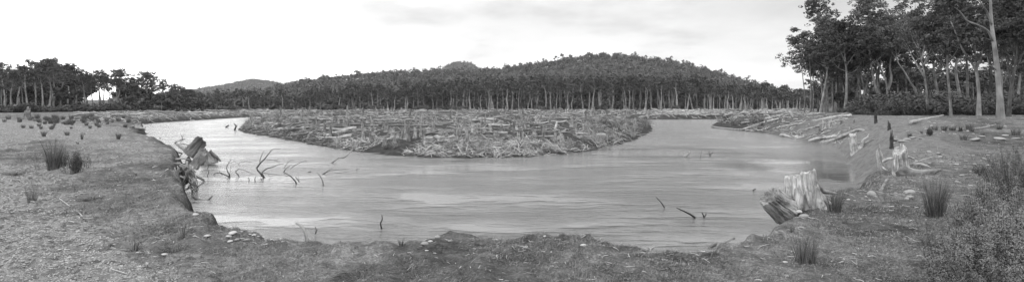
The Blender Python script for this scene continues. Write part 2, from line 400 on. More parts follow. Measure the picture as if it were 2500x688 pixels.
# ------------------------------------------------------------------ gum trees
def gum(seed, Ht, r0, cs=.5, spread=.28, limbs=9, nleaf=2500, ls=.3, K=8, path=None, open_=.5, sub=4, lean=.05, cl=1.0):
    """tapered trunk with limbs; crown of leaf faces in clumps at the limb ends. Local coordinates, base at the origin."""
    g = np.random.default_rng(seed)
    if path is None:
        n = 6; zs = np.linspace(0, 1, n)
        off = np.cumsum(g.normal(size=(n, 2)) * .018 * Ht, axis=0); off -= off[0]
        d = g.normal(size=2) * lean * Ht
        path = np.stack([off[:, 0] + d[0] * zs, off[:, 1] + d[1] * zs, zs * Ht * .93], 1)
    tp = resample(path, 24)
    P = [resample(tp, K)]; t_ = np.linspace(0, 1, K)
    R = [r0 * (1 - .8 * t_ ** .9) + r0 * .35 * np.exp(-t_ * 14)]
    P[0][0, 2] -= .25
    anchors = []; rad = []
    Hh = tp[-1, 2]
    for i in range(limbs):
        t = cs + (1 - cs) * (i + g.random() * .8) / limbs
        t = min(t, .985); k = t * 23; k0 = int(k); f = k - k0
        p0 = tp[k0] * (1 - f) + tp[min(k0 + 1, 23)] * f
        az = i * 2.4 + g.random() * 1.0
        L = spread * Ht * (1.15 - .75 * (t - cs) / (1 - cs + 1e-6)) * (.65 + .6 * g.random())
        el = math.radians(20 + 45 * g.random() + 20 * (t - cs))
        dv = np.array([math.cos(az) * math.cos(el), math.sin(az) * math.cos(el), math.sin(el)])
        p1 = p0 + dv * L * .55 + np.array([0, 0, -.02 * L]); p2 = p0 + dv * L + np.array([0, 0, L * .22])
        br = resample([p0, p1, p2], K); P.append(br)
        rb = r0 * (1 - .8 * t) * .55; R.append(np.linspace(rb, rb * .2, K))
        anchors.append(p2); rad.append(L * .34)
        for s in range(sub):
            tt = .4 + .55 * g.random(); q0 = br[int(tt * (K - 1))]
            dd = dv * .5 + g.normal(size=3) * .55; dd[2] = abs(dd[2]) * .8 + .15; dd /= np.linalg.norm(dd)
            q = q0 + dd * L * (.35 + .35 * g.random())
            P.append(resample([q0, (q0 + q) / 2 + g.normal(size=3) * .04 * L, q], K)); R.append(np.linspace(rb * .45, rb * .1, K))
            anchors.append(q); rad.append(L * (.22 + .14 * g.random()))
    anchors.append(tp[-1]); rad.append(spread * Ht * .3)
    anchors = np.array(anchors); rad = np.maximum(np.array(rad), .05 * Ht) * cl
    wgt = rad ** 2; wgt /= wgt.sum()
    # each anchor is a few smaller puffs
    idx = g.choice(len(anchors), nleaf, p=wgt)
    npf = 5
    puff = g.normal(size=(len(anchors), npf, 3)) * np.array([.62, .62, .32]) * rad[:, None, None]
    pi = g.integers(0, npf, nleaf)
    d = g.normal(size=(nleaf, 3)); d /= np.linalg.norm(d, axis=1, keepdims=True)
    rr = (rad[idx] * .5)[:, None] * (.45 + .6 * g.random((nleaf, 1)) ** .6)
    C = anchors[idx] + puff[idx, pi] + d * rr * np.array([1, 1, .55])
    N = d + g.normal(size=(nleaf, 3)) * .6 + np.array([0, 0, .35])
    VL, QL = leafs(C, N, ls * (.6 + .8 * g.random(nleaf)), .55, seed)
    return P, R, VL, QL
def gum_obj(name, seed, Ht, r0, leafm, barkm, sides=6, rough=.1, loc=(0, 0, 0), label=None, group=None, cat='tree', **k):
    P, R, VL, QL = gum(seed, Ht, r0, **k)
    V, Fc, UV = tubes(P, R, sides, False, rough, seed)
    e = empty(name, loc, 0, label, cat, group)
    child(e, 'trunk', to_mesh('gum_trunk', V, Fc, barkm, UV)); child(e, 'crown', to_mesh('gum_crown', VL, QL, leafm, smooth=False))
    return e
PARK = []       # prototypes: moved onto their first place, never left over
class Kind:
    """the first place gets the prototype itself, the others copies"""
    def __init__(s, roots): s.r = roots; s.used = [False] * len(roots)
    def put(s, i, loc, rz, sc_=1.0, label=None, group=None, sz=None):
        r = s.r[i]
        if not s.used[i]:
            s.used[i] = True; r.location = loc; r.rotation_euler = (r.rotation_euler[0], r.rotation_euler[1], rz); r.scale = (sc_, sc_, sc_ if sz is None else sz)
            if label: r['label'] = label
            if group: r['group'] = group
            return r
        return dup(r, loc, rz, sc_, label, group, sz)
    def finish(s):
        for i, r in enumerate(s.r):
            if not s.used[i]:
                for c in KID.get(r.name, []): bpy.data.objects.remove(c)
                bpy.data.objects.remove(r)

# treeline variants: height 1 unit = 26 m trees
tl_pale = Kind([gum_obj('eucalyptus_tree', 100 + i, 26, .66, M['leaf_far'], M['barkp'], sides=5, K=6, cs=.60, spread=.17, limbs=7, sub=2, nleaf=430, ls=1.5, cl=1.15) for i in range(7)])
tl_bushy = Kind([gum_obj('eucalyptus_tree', 130 + i, 24, .48, M['leaf_far'], M['bark'], sides=5, K=6, cs=.30, spread=.22, limbs=9, sub=2, nleaf=620, ls=1.5, cl=1.2) for i in range(6)])
def tl_label(u):
    if u < 640: return 'dark gum tree at the far left end of the treeline below the distant hill'
    if u < 850: return 'dark bushy gum tree in the treeline behind the island left tip'
    if u < 1100: return 'gum tree of middle height in the treeline left of the rocky knob'
    if u < 1300: return 'pale trunked gum tree in the treeline just right of the rocky knob'
    if u < 1500: return 'tall straight gum tree with bare pale trunk below the highest hill'
    if u < 1700: return 'slim pale gum tree in the dense row behind the island right tip'
    return 'gum tree on the flat beyond the river bend, left of the near forest'
TOP = [(470, 222), (520, 228), (600, 224), (700, 224), (800, 216), (900, 207), (1000, 203), (1100, 197), (1200, 194), (1300, 190), (1400, 188), (1500, 186), (1600, 187), (1700, 190), (1740, 196), (1800, 214), (1850, 205), (1900, 216), (1965, 222)]
def topv(u): return float(np.interp(u, [p[0] for p in TOP], [p[1] for p in TOP]))
n_tl = 196
for i in range(n_tl):
    t = min(.999, max(0, (i + rnd.random()) / n_tl + .012 * math.sin(i * 1.7) + rnd.gauss(0, .004)))
    u = 470 + 1500 * (t ** .88)
    D = rnd.uniform(430, 500) if u < 1730 else rnd.uniform(330, 430)
    if u < 800: D = rnd.uniform(440, 520)
    v = topv(u) + rnd.uniform(-9, 20)
    x, y = (u - CX) / F * D, D
    z = .8
    Ht = E + (HZ - v) / F * D - z
    pale = rnd.random() < (.92 if u > 1120 else .35)
    kind, n, base = (tl_pale, 7, 26) if pale else (tl_bushy, 6, 24)
    s = Ht / base
    w = max(s, .75) * rnd.uniform(.7, 1.3)
    kind.put(rnd.randrange(n), (x, y, z - .2), rnd.random() * 6.28, w, tl_label(u), 'gum trees of the treeline beyond the plain', sz=s)
tl_pale.finish(); tl_bushy.finish()

# left group
lf = Kind([gum_obj('eucalyptus_tree', 200 + i, 18, .36, M['leaf'], M['barkp'] if i % 2 else M['bark'], sides=6, K=7, cs=.50 + .05 * (i % 3), spread=.20, limbs=9, sub=3, nleaf=2700, ls=.42, cl=1.0) for i in range(8)])
LTOP = [(-60, 150), (0, 146), (30, 158), (80, 150), (130, 140), (165, 152), (200, 166), (240, 170), (290, 168), (330, 180), (352, 172), (385, 188), (420, 200), (460, 212), (490, 222)]
spots = [(8, -2), (28, 8), (47, 4), (66, 2), (84, -4), (102, 4), (122, -3), (134, 0), (150, 6), (168, 2), (184, 6), (205, 0), (226, 8), (240, 0), (254, 2), (266, 10), (284, 0), (292, -3), (310, 12), (328, 6), (346, -2), (356, 0), (372, 2), (388, 0), (404, 4), (420, 0), (434, 3), (450, 0), (463, 2), (478, 0), (-30, 0), (-60, 4)]
for j, (u, dv) in enumerate(spots + [(rnd.uniform(-50, 490), rnd.uniform(4, 26)) for _ in range(24)]):
    second = j >= len(spots)
    if second and 205 < u < 300 and rnd.random() < .7: continue
    D = 165 + (max(u, 0) / 490) * 110 + rnd.uniform(-8, 8) + (25 if second else 0)
    x = (u - CX) / F * D; z = h1(x, D)
    v = float(np.interp(u, [p[0] for p in LTOP], [p[1] for p in LTOP])) + dv + 3
    Ht = E + (HZ - v) / F * D - z; s = Ht / 18
    where = 'at the left edge of the picture' if u < 60 else 'in the tallest clump of the left bank forest' if u < 170 else 'in the thin part of the left bank forest' if u < 280 else 'in the left bank forest above the fallen logs' if u < 400 else 'where the left bank forest tapers to the river'
    lf.put(rnd.randrange(8), (x, D, z - .1), rnd.random() * 6.28, max(s, .8) * rnd.uniform(.9, 1.15), ('slender' if not second else 'half hidden') + ' gum tree ' + where, 'gum trees of the left bank forest', sz=s)
lf.finish()

# right group: generic trees behind and between
rt = Kind([gum_obj('eucalyptus_tree', 300 + i, 18, .27, M['leaf'], [M['bark'], M['barkd'], M['barkp'], M['bark']][i % 4], sides=7, K=8, cs=.34 + .05 * (i % 3), spread=.22, limbs=12, sub=4, nleaf=10500, ls=.27, cl=.85) for i in range(6)])
RTOP = [(1955, 150), (1985, 80), (2000, 32), (2020, 62), (2050, 70), (2080, 60), (2110, 40), (2150, 30), (2200, 42), (2240, 60), (2280, 20), (2330, 0), (2500, -20), (2800, -20)]
rs = [(1985, 262, 44), (1995, 262, 34), (2003, 268, 4), (2020, 268, 22), (2034, 268, 14), (2050, 270, 18), (2063, 275, 12), (2080, 268, 10), (2093, 268, 20), (2108, 268, 12), (2140, 268, 4), (2172, 268, 20), 
      (2215, 270, 60), (2285, 272, 16), (2300, 272, 6), (2345, 272, 10), (2365, 272, 0), (2410, 274, 2), (2440, 274, 10), (2485, 276, 0), (2530, 276, 0), (2580, 276, 0), (2640, 276, 10)]
for j, (u, v0, dv) in enumerate(rs + [(rnd.uniform(2000, 2600), 268, rnd.uniform(15, 75)) for _ in range(15)]):
    second = j >= len(rs)
    D = rnd.uniform(84, 100) - max(0, (u - 2200)) * .09 + (24 if second else 0)
    if second and 2180 < u < 2275: continue
    if j < 2: D = 96
    x = (u - CX) / F * D; z = h1(x, D)
    v = float(np.interp(u, [p[0] for p in RTOP], [p[1] for p in RTOP])) + dv
    Ht = E + (HZ - v) / F * D - z; s = Ht / 18
    where = 'at the river end of the right bank forest' if u < 2040 else 'in the dense middle of the right bank forest' if u < 2210 else 'behind the open clearing of the right bank forest' if u < 2340 else 'behind the big smooth trunk on the right'
    rt.put(j % 6 if not second else rnd.randrange(6), (x, D, z - .1), rnd.random() * 6.28, s * rnd.uniform(.85, 1.05) * (1 if u > 1990 else .7), ('tall leafy' if not second else 'shaded rear') + ' gum tree ' + where, 'gum trees of the right bank forest', sz=s)
rt.finish()

# right group: the trees one can tell apart
def special(pix, base_uv, r0, seed, label, leafm='leaf', bark='barkp', D=None, extra=None, **k):
    b = ground(*base_uv); r0 *= .62
    if D is not None: b = at(base_uv[0], base_uv[1], D); b.z = h1(b.x, b.y)
    D = b.y
    path = [np.array(at(u, v, D + dd)) - np.array(b) for (u, v, dd) in pix]
    path[0] = np.array([0, 0, 0.]); Ht = path[-1][2]
    e = gum_obj('eucalyptus_tree', seed, Ht, r0, M[leafm], M[bark], sides=10, rough=.06, loc=b, label=label, path=path, K=14, **k)
    if extra:
        L = [([np.array(at(u, v, D + dd)) - np.array(b) for (u, v, dd) in pp], rr) for pp, rr in extra]
        child(e, 'branch', tube_mesh('gum_branch', L, M[bark], 7, 12, .08, seed))
    return e
special([(2443, 293, 0), (2440, 220, 0), (2430, 130, .5), (2421, 60, .6), (2418, 0, .6), (2414, -70, 1)], (2443, 293), .30, 401, 'massive smooth pale gum trunk rising out of the frame at right', D=32, nleaf=9000, ls=.16, cs=.8, limbs=10, spread=.3,
        extra=[([(2423, 100, .5), (2412, 76, .3), (2388, 62, 0), (2362, 52, -.3), (2345, 30, -.5), (2330, 18, -.6)], [.065, .06, .04, .015]), ([(2433, 172, .3), (2424, 164, 0), (2412, 158, -.3), (2400, 156, -.4)], [.035, .025, .01]), ([(2413, 160, -.2), (2412, 148, -.3), (2410, 138, -.3)], [.025, .01]), ([(2421, 60, .5), (2410, 30, .4), (2395, 8, 0), (2380, -25, 0)], [.06, .04, .02])])
special([(2389, 281, 0), (2390, 230, 0), (2384, 175, 0), (2378, 110, 1), (2365, 40, 1), (2358, -20, 1)], (2389, 281), .26, 402, 'forked pale trunked gum tree just left of the massive trunk', D=46, nleaf=16000, ls=.17, cs=.48, limbs=14, spread=.27,
        extra=[([(2384, 175, 0), (2370, 150, 0), (2352, 125, -1), (2335, 85, -1), (2320, 50, -1)], [.10, .07, .035]), ([(2384, 170, 0), (2395, 140, 0), (2403, 100, .5), (2410, 60, 1)], [.09, .06, .03])])
special([(2322, 287, 0), (2319, 235, 0), (2313, 170, 0), (2314, 120, 0), (2318, 60, 0), (2312, 10, 0)], (2322, 287), .19, 403, 'straight leafy gum tree with pale flaking base beside the long fallen log', D=47, bark='bark', nleaf=15000, ls=.18, cs=.36, limbs=15, spread=.22)
special([(2265, 290, 0), (2263, 235, 0), (2258, 190, 0), (2250, 145, .5), (2238, 95, .5), (2232, 50, 1), (2228, 24, 1)], (2265, 290), .17, 404, 'open crowned gum tree with many bare white forks before a sky gap', D=50, bark='bark', nleaf=5600, ls=.17, cs=.42, limbs=15, spread=.3, cl=.7,
        extra=[([(2258, 190, 0), (2240, 160, 0), (2222, 130, .5), (2210, 112, 0)], [.1, .06, .02]), ([(2254, 160, 0), (2270, 130, 0), (2278, 105, 0), (2292, 84, 0)], [.09, .05, .02]), ([(2250, 145, 0), (2258, 110, 0), (2262, 80, 0)], [.07, .04, .02])])
special([(2463, 279, 0), (2466, 235, 0), (2475, 180, 0), (2482, 130, 0), (2484, 70, 0), (2478, 0, 0)], (2463, 279), .24, 405, 'rough dark barked gum tree bending right at the picture edge', D=43, bark='barkd', nleaf=20000, ls=.18, cs=.38, limbs=16, spread=.28)
special([(2157, 272, 0), (2145, 235, 0), (2133, 195, 0), (2125, 148, 0), (2121, 100, 1), (2118, 50, 1), (2122, 2, 1)], (2157, 272), .36, 406, 'tallest left leaning gum with open crown touching the picture top', D=80, bark='bark', nleaf=12000, ls=.26, cs=.46, limbs=15, spread=.23, cl=.8,
        extra=[([(2121, 95, 1), (2138, 75, 1), (2150, 50, 1), (2168, 34, 1), (2185, 28, 1)], [.14, .08, .04]), ([(2120, 85, 1), (2100, 60, 1), (2088, 30, 1), (2080, 22, 1)], [.12, .07, .03])])
special([(2125, 266, 0), (2116, 235, 0), (2107, 205, 0), (2101, 170, 0), (2095, 130, 0), (2090, 95, 0)], (2125, 266), .26, 407, 'leaning pale gum tree left of the tallest leaning gum', D=84, nleaf=9000, ls=.28, cs=.5, limbs=11, spread=.28)
special([(2063, 275, 0), (2066, 235, 0), (2067, 190, 0), (2064, 150, 0), (2060, 110, 0), (2056, 70, 0)], (2063, 275), .34, 408, 'straight thick gum tree at the front of the right bank forest', D=78, bark='bark', nleaf=12000, ls=.28, cs=.42, limbs=13, spread=.27)
special([(2017, 272, 0), (2010, 255, 0), (2008, 230, 0), (2002, 180, 0), (2000, 120, 0), (1998, 60, 0), (1998, 30, 0)], (2017, 272), .26, 409, 'tall gum with small domed top at the river end of the forest', D=88, bark='barkp', nleaf=11000, ls=.26, cs=.38, limbs=15, spread=.22)
special([(2240, 262, 0), (2238, 228, 0), (2222, 200, 0), (2205, 170, 0), (2190, 148, 0), (2186, 110, 1), (2182, 80, 1)], (2240, 262), .27, 410, 'strongly curved white gum leaning left over the dark shrubs', D=74, nleaf=7000, ls=.27, cs=.62, limbs=11, spread=.3)
special([(2166, 262, 0), (2167, 225, 0), (2160, 190, 0), (2146, 160, 0), (2135, 130, 1), (2130, 110, 1)], (2166, 262), .3, 411, 'bright trunked gum forking low between the leaning gums', D=82, nleaf=6000, ls=.27, cs=.55, limbs=10, spread=.26,
        extra=[([(2167, 220, 0), (2176, 190, 0), (2172, 160, 0), (2180, 120, 0)], [.26, .2, .1, .05])])
special([(1979, 276, 0), (1980, 235, 0), (1979, 190, 0), (1976, 140, 0), (1968, 110, 0)], (1979, 276), .22, 412, 'thin gum standing foremost at the river end of the forest', D=86, bark='bark', nleaf=4200, ls=.25, cs=.5, limbs=10, spread=.2)
special([(1964, 272, 0), (1965, 235, 0), (1960, 190, 0), (1954, 140, 0), (1945, 96, 0)], (1964, 272), .17, 413, 'leftmost slim gum of the right forest with sparse drooping crown', D=90, bark='bark', nleaf=3600, ls=.24, cs=.52, limbs=11, spread=.19)

# ------------------------------------------------------------------ shrubs (leafy mounds)
def shrub_mesh(seed, n, ls, r=1.0, h=1.0, lumps=14):
    g = np.random.default_rng(seed)
    c = g.normal(size=(lumps, 3)) * np.array([.42, .42, .22]); c[:, 2] = abs(c[:, 2]) + .35
    rad = .22 + .22 * g.random(lumps)
    i = g.integers(0, lumps, n); d = g.normal(size=(n, 3)); d /= np.linalg.norm(d, axis=1, keepdims=True)
    C = c[i] + d * rad[i][:, None] * (.7 + .4 * g.random((n, 1))); C[:, 2] = np.maximum(C[:, 2], .0 + .05 * g.random(n))
    C *= np.array([r, r, h])
    return leafs(C, d + g.normal(size=(n, 3)) * .6 + np.array([0, 0, .3]), ls * (.6 + .8 * g.random(n)), .6, seed)
def shrub_kind(seed, n, ls, mat, k=3, stems=True):
    out = []
    for i in range(k):
        V, Q = shrub_mesh(seed + i, n, ls)
        e = empty('shrub', (0, 0, 0), 0, 'leafy shrub', 'shrub')
        child(e, 'foliage', to_mesh('foliage', V, Q, mat, smooth=False))
        g = np.random.default_rng(seed + i)
        L = [([(0, 0, -.1), tuple(g.normal(size=3) * .1 + np.array([0, 0, .3])), tuple(g.normal(size=3) * .3 + np.array([0, 0, .7]))], [.03, .01]) for _ in range(6)]
        child(e, 'stem', tube_mesh('stem', L, M['barkd'], 4, 5, .1, i))
        out.append(e)
    return Kind(out)
sh = shrub_kind(500, 3600, .11, M['leaf_dark'], 4)
for i in range(34):
    u = 2085 + i * 13.5 + rnd.uniform(-8, 8); v = rnd.uniform(272, 279)
    D = rnd.uniform(52, 72); x = (u - CX) / F * D; z = h1(x, D); hpx = 14 + 50 * rnd.random() ** 1.7
    s = hpx / F * D / 1.25
    sh.put(rnd.randrange(4), (x, D, z - .1), rnd.random() * 6, s * rnd.uniform(1.0, 1.35), 'dense dark shrub under the gum trees of the right bank', 'dark shrubs under the right bank forest', sz=s)
for i, (u, v, hpx) in enumerate([(2105, 276, 22), (2180, 280, 34), (2215, 281, 42), (2230, 283, 26), (2285, 284, 56), (2345, 282, 38), (2412, 283, 42), (2360, 280, 30), (2480, 286, 40), (2150, 274, 18), (2300, 283, 30)]):
    p = at(u, v, 50); p.z = h1(p.x, p.y); s = hpx / F * 50 / 1.25
    sh.put(i % 4, p - Vector((0, 0, .1)), i * 1.3, s * 1.25, 'rounded shrub standing in front of the right bank forest', 'rounded shrubs at the forest edge', sz=s)
sh.finish()
shf = shrub_kind(540, 900, .2, M['leaf_dark'], 4)
for i in range(44):
    u = -40 + 530 * (i + rnd.random()) / 44; D = 152 + max(u, 0) / 490 * 95 + rnd.uniform(-4, 4); x = (u - CX) / F * D; z = h1(x, D)
    hpx = rnd.uniform(9, 26) * (1 if u < 300 else .6); s = hpx / F * D / 1.25
    shf.put(rnd.randrange(4), (x, D, z - .1), rnd.random() * 6, s * rnd.uniform(1.1, 1.7), 'dark shrub at the foot of the left bank forest' if u < 300 else 'low dark shrub at the river end of the left bank forest', 'shrubs below the left bank forest', sz=s)
for i in range(46):
    u = 480 + 1250 * rnd.random(); D = rnd.uniform(400, 440)
    if 1100 < u and rnd.random() < .6: u = rnd.uniform(480, 1100)
    x = (u - CX) / F * D; hpx = rnd.uniform(6, 17); s = hpx / F * D / 1.25
    shf.put(rnd.randrange(4), (x, D, .6), rnd.random() * 6, s * rnd.uniform(1.2, 2), 'dark rounded bush at the foot of the treeline beyond the plain', 'bushes along the treeline', sz=s)
shf.finish()

# ------------------------------------------------------------------ forest masses (nobody could count them)
def mini_tree(seed, n, ls, trunk=True):
    g = np.random.default_rng(seed)
    lump = g.normal(size=(7, 3)) * np.array([.14, .14, .12]) + np.array([0, 0, .74])
    i = g.integers(0, 7, n); d = g.normal(size=(n, 3)); d /= np.linalg.norm(d, axis=1, keepdims=True)
    C = lump[i] + d * .12 * np.array([1, 1, .7]) * (.6 + .6 * g.random((n, 1)))
    V, Q = leafs(C, d + g.normal(size=(n, 3)) * .5 + np.array([0, 0, .5]), ls * (.6 + .8 * g.random(n)), .7, seed)
    return V, Q
def forest(name, pos, hts, n, ls, trunk_frac, label, k=6, understory=False):
    Vs = []; Qs = []; o = 0
    g = np.random.default_rng(len(pos)); var = g.integers(0, k, len(pos)); rot = g.random(len(pos)) * 6.28
    for j in range(k):
        V, Q = mini_tree(900 + j, n, ls)
        sel = np.where(var == j)[0]
        if not len(sel): continue
        c, s = np.cos(rot[sel])[:, None], np.sin(rot[sel])[:, None]
        W = np.stack([V[None, :, 0] * c - V[None, :, 1] * s, V[None, :, 0] * s + V[None, :, 1] * c, np.broadcast_to(V[None, :, 2], (len(sel), len(V)))], -1) * hts[sel][:, None, None] + pos[sel][:, None]
        Vs.append(W.reshape(-1, 3)); Qs.append((Q[None] + (np.arange(len(sel)) * len(V))[:, None, None]).reshape(-1, 4) + o); o += len(sel) * len(V)
    me = to_mesh(name, np.concatenate(Vs), np.concatenate(Qs), M['leaf_far' if 'floodplain' in name or 'under' in name or 'rear' in name else 'forest'], smooth=False)
    ob = tag(link(name, me), label, 'forest', kind='stuff')
    sel = np.where(g.random(len(pos)) < trunk_frac)[0]
    if len(sel):
        P = np.stack([pos[sel], pos[sel] + np.array([0, 0, .4]) * hts[sel][:, None] + g.normal(size=(len(sel), 3)) * .3, pos[sel] + np.array([0, 0, .78]) * hts[sel][:, None]], 1)
        R = np.stack([hts[sel] * .016, hts[sel] * .012, hts[sel] * .006], 1)
        V, Fc, UV = tubes(P, R, 3, False)
        t = link('trunks', to_mesh('forest_trunks', V, Fc, M['barkp'], UV), ob); t['kind'] = 'stuff'
    return ob
# flat ground behind the treeline
n = 1500
a = rng.uniform(-.64, .62, n); D = rng.uniform(500, 620, n); D = np.where(a > .36, rng.uniform(420, 620, n), D)
u = CX + a * F; tv = np.interp(u, [p[0] for p in TOP], [p[1] for p in TOP]) + rng.uniform(0, 22, n)
ht = (HZ - tv) / F * D
forest('forest_floodplain', np.stack([a * D, D, hill_z(a * D, D) - .5], -1), ht + 1.5, 70, .16, .6, 'dark gum forest standing behind the treeline')
# dark understory behind the front row
n = 1500
a = rng.uniform(-.64, .58, n); D = rng.uniform(480, 540, n)
Vp = np.stack([a * D, D, np.full(n, -2.5)], -1)
forest('forest_understory', Vp, rng.uniform(7, 15, n), 60, .2, 0, 'dark undergrowth between the far trunks')
# hill slopes
n = 7600
a = rng.uniform(-.75, 1.0, n); D = 580 + (1100 - 580) * rng.random(n) ** .8
ht = rng.uniform(9, 17, n) * np.where(rng.random(n) < .12, 1.5, 1)
x = a * D
forest('forest_hillside', np.stack([x, D, hill_z(x, D) - ht * .25], -1), ht, 56, .17, .3, 'forest of gum trees covering the broad hill')
n = 420   # ragged ridge trees
a = rng.uniform(-.6, .62, n); D = rng.uniform(1030, 1075, n); ht = rng.uniform(9, 16, n); x = a * D
forest('forest_ridge', np.stack([x, D, hill_z(x, D) - ht * .12], -1), ht, 70, .13, .8, 'trees along the crest of the broad hill')
n = 4200
a = rng.uniform(-.72, -.2, n); D = rng.uniform(1750, 2640, n); ht = rng.uniform(12, 22, n); x = a * D
forest('forest_distant', np.stack([x, D, hill2_z(x, D) - ht * .5], -1), ht, 26, .3, .25, 'pale hazy forest on the distant hill at left')
n = 900
a = rng.uniform(-.19, -.02, n); D = rng.uniform(1500, 1890, n); ht = rng.uniform(6, 13, n); x = a * D
forest('forest_knob', np.stack([x, D, knob_z(x, D) - ht * .5], -1), ht, 24, .3, .1, 'sparse trees on the rocky knob')
# behind the two near forests
n = 150
a = rng.uniform(.57, 1.3, n); D = rng.uniform(112, 170, n); ht = rng.uniform(6.5, 12.5, n) ; x = a * D
forest('forest_right_rear', np.stack([x, D, np.full(n, 1.2)], -1), ht, 900, .05, .9, 'dark forest interior behind the right bank trees')
n = 140
a = rng.uniform(.62, 1.3, n); D = rng.uniform(88, 130, n); ht = 2.5 + 5 * rng.random(n) ** 1.6; x = a * D
forest('undergrowth_right', np.stack([x, D, np.full(n, -1.0)], -1), ht, 700, .07, 0, 'dark undergrowth behind the right bank trunks')
n = 150
a = rng.uniform(-1.2, -.58, n); D = rng.uniform(215, 330, n); x = a * D; ht = (HZ - np.interp(CX + a * F, [p[0] for p in LTOP], [p[1] for p in LTOP]) - rng.uniform(10, 45, n)) / F * D
gap = (a > -.80) & (a < -.745)
forest('forest_left_rear', np.stack([x, D, np.full(n, .8)], -1)[~gap], ht[~gap], 420, .075, .9, 'dark forest behind the left bank trees')
n = 160
a = rng.uniform(-1.2, -.58, n); D = rng.uniform(195, 290, n); x = a * D; ht = np.where((a > -.81) & (a < -.745), 5.0, np.where(a > -.75, 4 + 6 * rng.random(n) ** 1.5, 7 + 7 * rng.random(n)))
forest('undergrowth_left', np.stack([x, D, np.full(n, -1.4)], -1), ht, 300, .1, 0, 'dark undergrowth behind the left bank trunks')

# ------------------------------------------------------------------ island: driftwood, stumps, brush
def log_mesh(seed, L=1.0, r=.05, forks=2, mat='pale', bend=.12, sides=7):
    g = np.random.default_rng(seed)
    pts = np.stack([np.linspace(-.5, .5, 5) * L, g.normal(size=5) * bend * L * .35, abs(g.normal(size=5)) * bend * L * .3], 1)
    lst = [(pts, [r * 1.25, r, r * .85, r * .6, r * .25])]
    for _ in range(forks):
        t = g.uniform(.3, .85); p = resample(pts, 11)[int(t * 10)]
        d = np.array([.5 + .4 * g.random(), g.choice([-1, 1]) * (.3 + .5 * g.random()), .1 + .5 * g.random()]) * L * g.uniform(.15, .4)
        lst.append(([p, p + d * .5 + g.normal(size=3) * .02 * L, p + d], [r * .6, r * .35, r * .12]))
    return tube_mesh('log', lst, M[mat], sides, 8, .25, seed)
logs = []
for i in range(14):
    mat = 'pale' if i % 7 < 5 else 'grey'
    o = link('fallen_log', log_mesh(600 + i, 1.0, [.03, .04, .055, .025][i % 4], i % 4, mat)); tag(o, 'fallen log', 'log'); logs.append(o)
logs = Kind(logs)
def in_island(u, v):
    p = ground(u, v)
    return p if p.z > .25 and poly_sd(np.array([p.x]), np.array([p.y]), RV)[0] > .4 else None
def log_zone(u, v):
    if v < 279: row = 'far back of the stump plain'
    elif v < 300: row = 'back part of the stump plain'
    elif v < 330: row = 'middle of the stump plain'
    else: row = 'front bank of the island'
    side = 'left' if u < 850 else 'central' if u < 1250 else 'right'
    return row, side
cnt = 0; tries = 0
while cnt < 268 and tries < 3000:
    tries += 1
    u = rnd.uniform(590, 1640); v = 268.5 + 110 * rnd.random() ** 1.5
    p = in_island(u, v)
    if p is None or p.y > 330 or float(fbm(np.array([p.x * .30]), np.array([p.y * .30]), 3, 44)[0]) < .38: continue
    D = p.y
    L = rnd.uniform(26, 90) / F * D if v < 320 else rnd.uniform(34, 95) / F * D
    L = min(L, 9)
    rz = rnd.gauss(0, .5) if rnd.random() < .6 else rnd.uniform(-1.6, 1.6)
    if rnd.random() < .5: rz += math.pi
    row, side = log_zone(u, v); k = rnd.randrange(14)
    zz = max(h1(p.x, p.y), .05)
    o = logs.put(k, (p.x, p.y, zz + .03 * min(L, 3)), rz, L, f'{"bleached" if k % 7 < 5 else "grey"} driftwood log lying on the {side} {row}', 'driftwood logs on the stump plain')
    dx = math.cos(rz) * L * .4; dy = math.sin(rz) * L * .4
    za, zb = h1(p.x - dx, p.y - dy), h1(p.x + dx, p.y + dy)
    o.rotation_euler[1] = -math.atan2(max(zb, -.1) - max(za, -.1), .8 * L) + rnd.uniform(-.06, .06)
    sy = rnd.uniform(.8, 1.4); ry = min(L * sy, 3.2 * rnd.uniform(.5, 1)); o.scale = (L, ry, ry)
    cnt += 1
# logs on the far left strip and on the right flats
for (u, v) in [(210, 283), (235, 281), (330, 282), (300, 286), (360, 279), (400, 278), (440, 280), (480, 277), (505, 282), (530, 279), (560, 276), (585, 281), (420, 285), (1690, 279), (1720, 284), (1760, 279), (1800, 283), (1840, 277), (1870, 282), (1680, 273), (1900, 275), (1740, 274)]:
    p = ground(u, v); L = rnd.uniform(40, 75) / F * p.y; k = rnd.randrange(14)
    o = logs.put(k, (p.x, p.y, p.z + .1), rnd.gauss(0, .25), min(L, 14), 'pale log lying on the far left river flat' if u < 700 else 'pale log lying on the flat beyond the right river bend', 'logs on the far flats')
logs.finish()

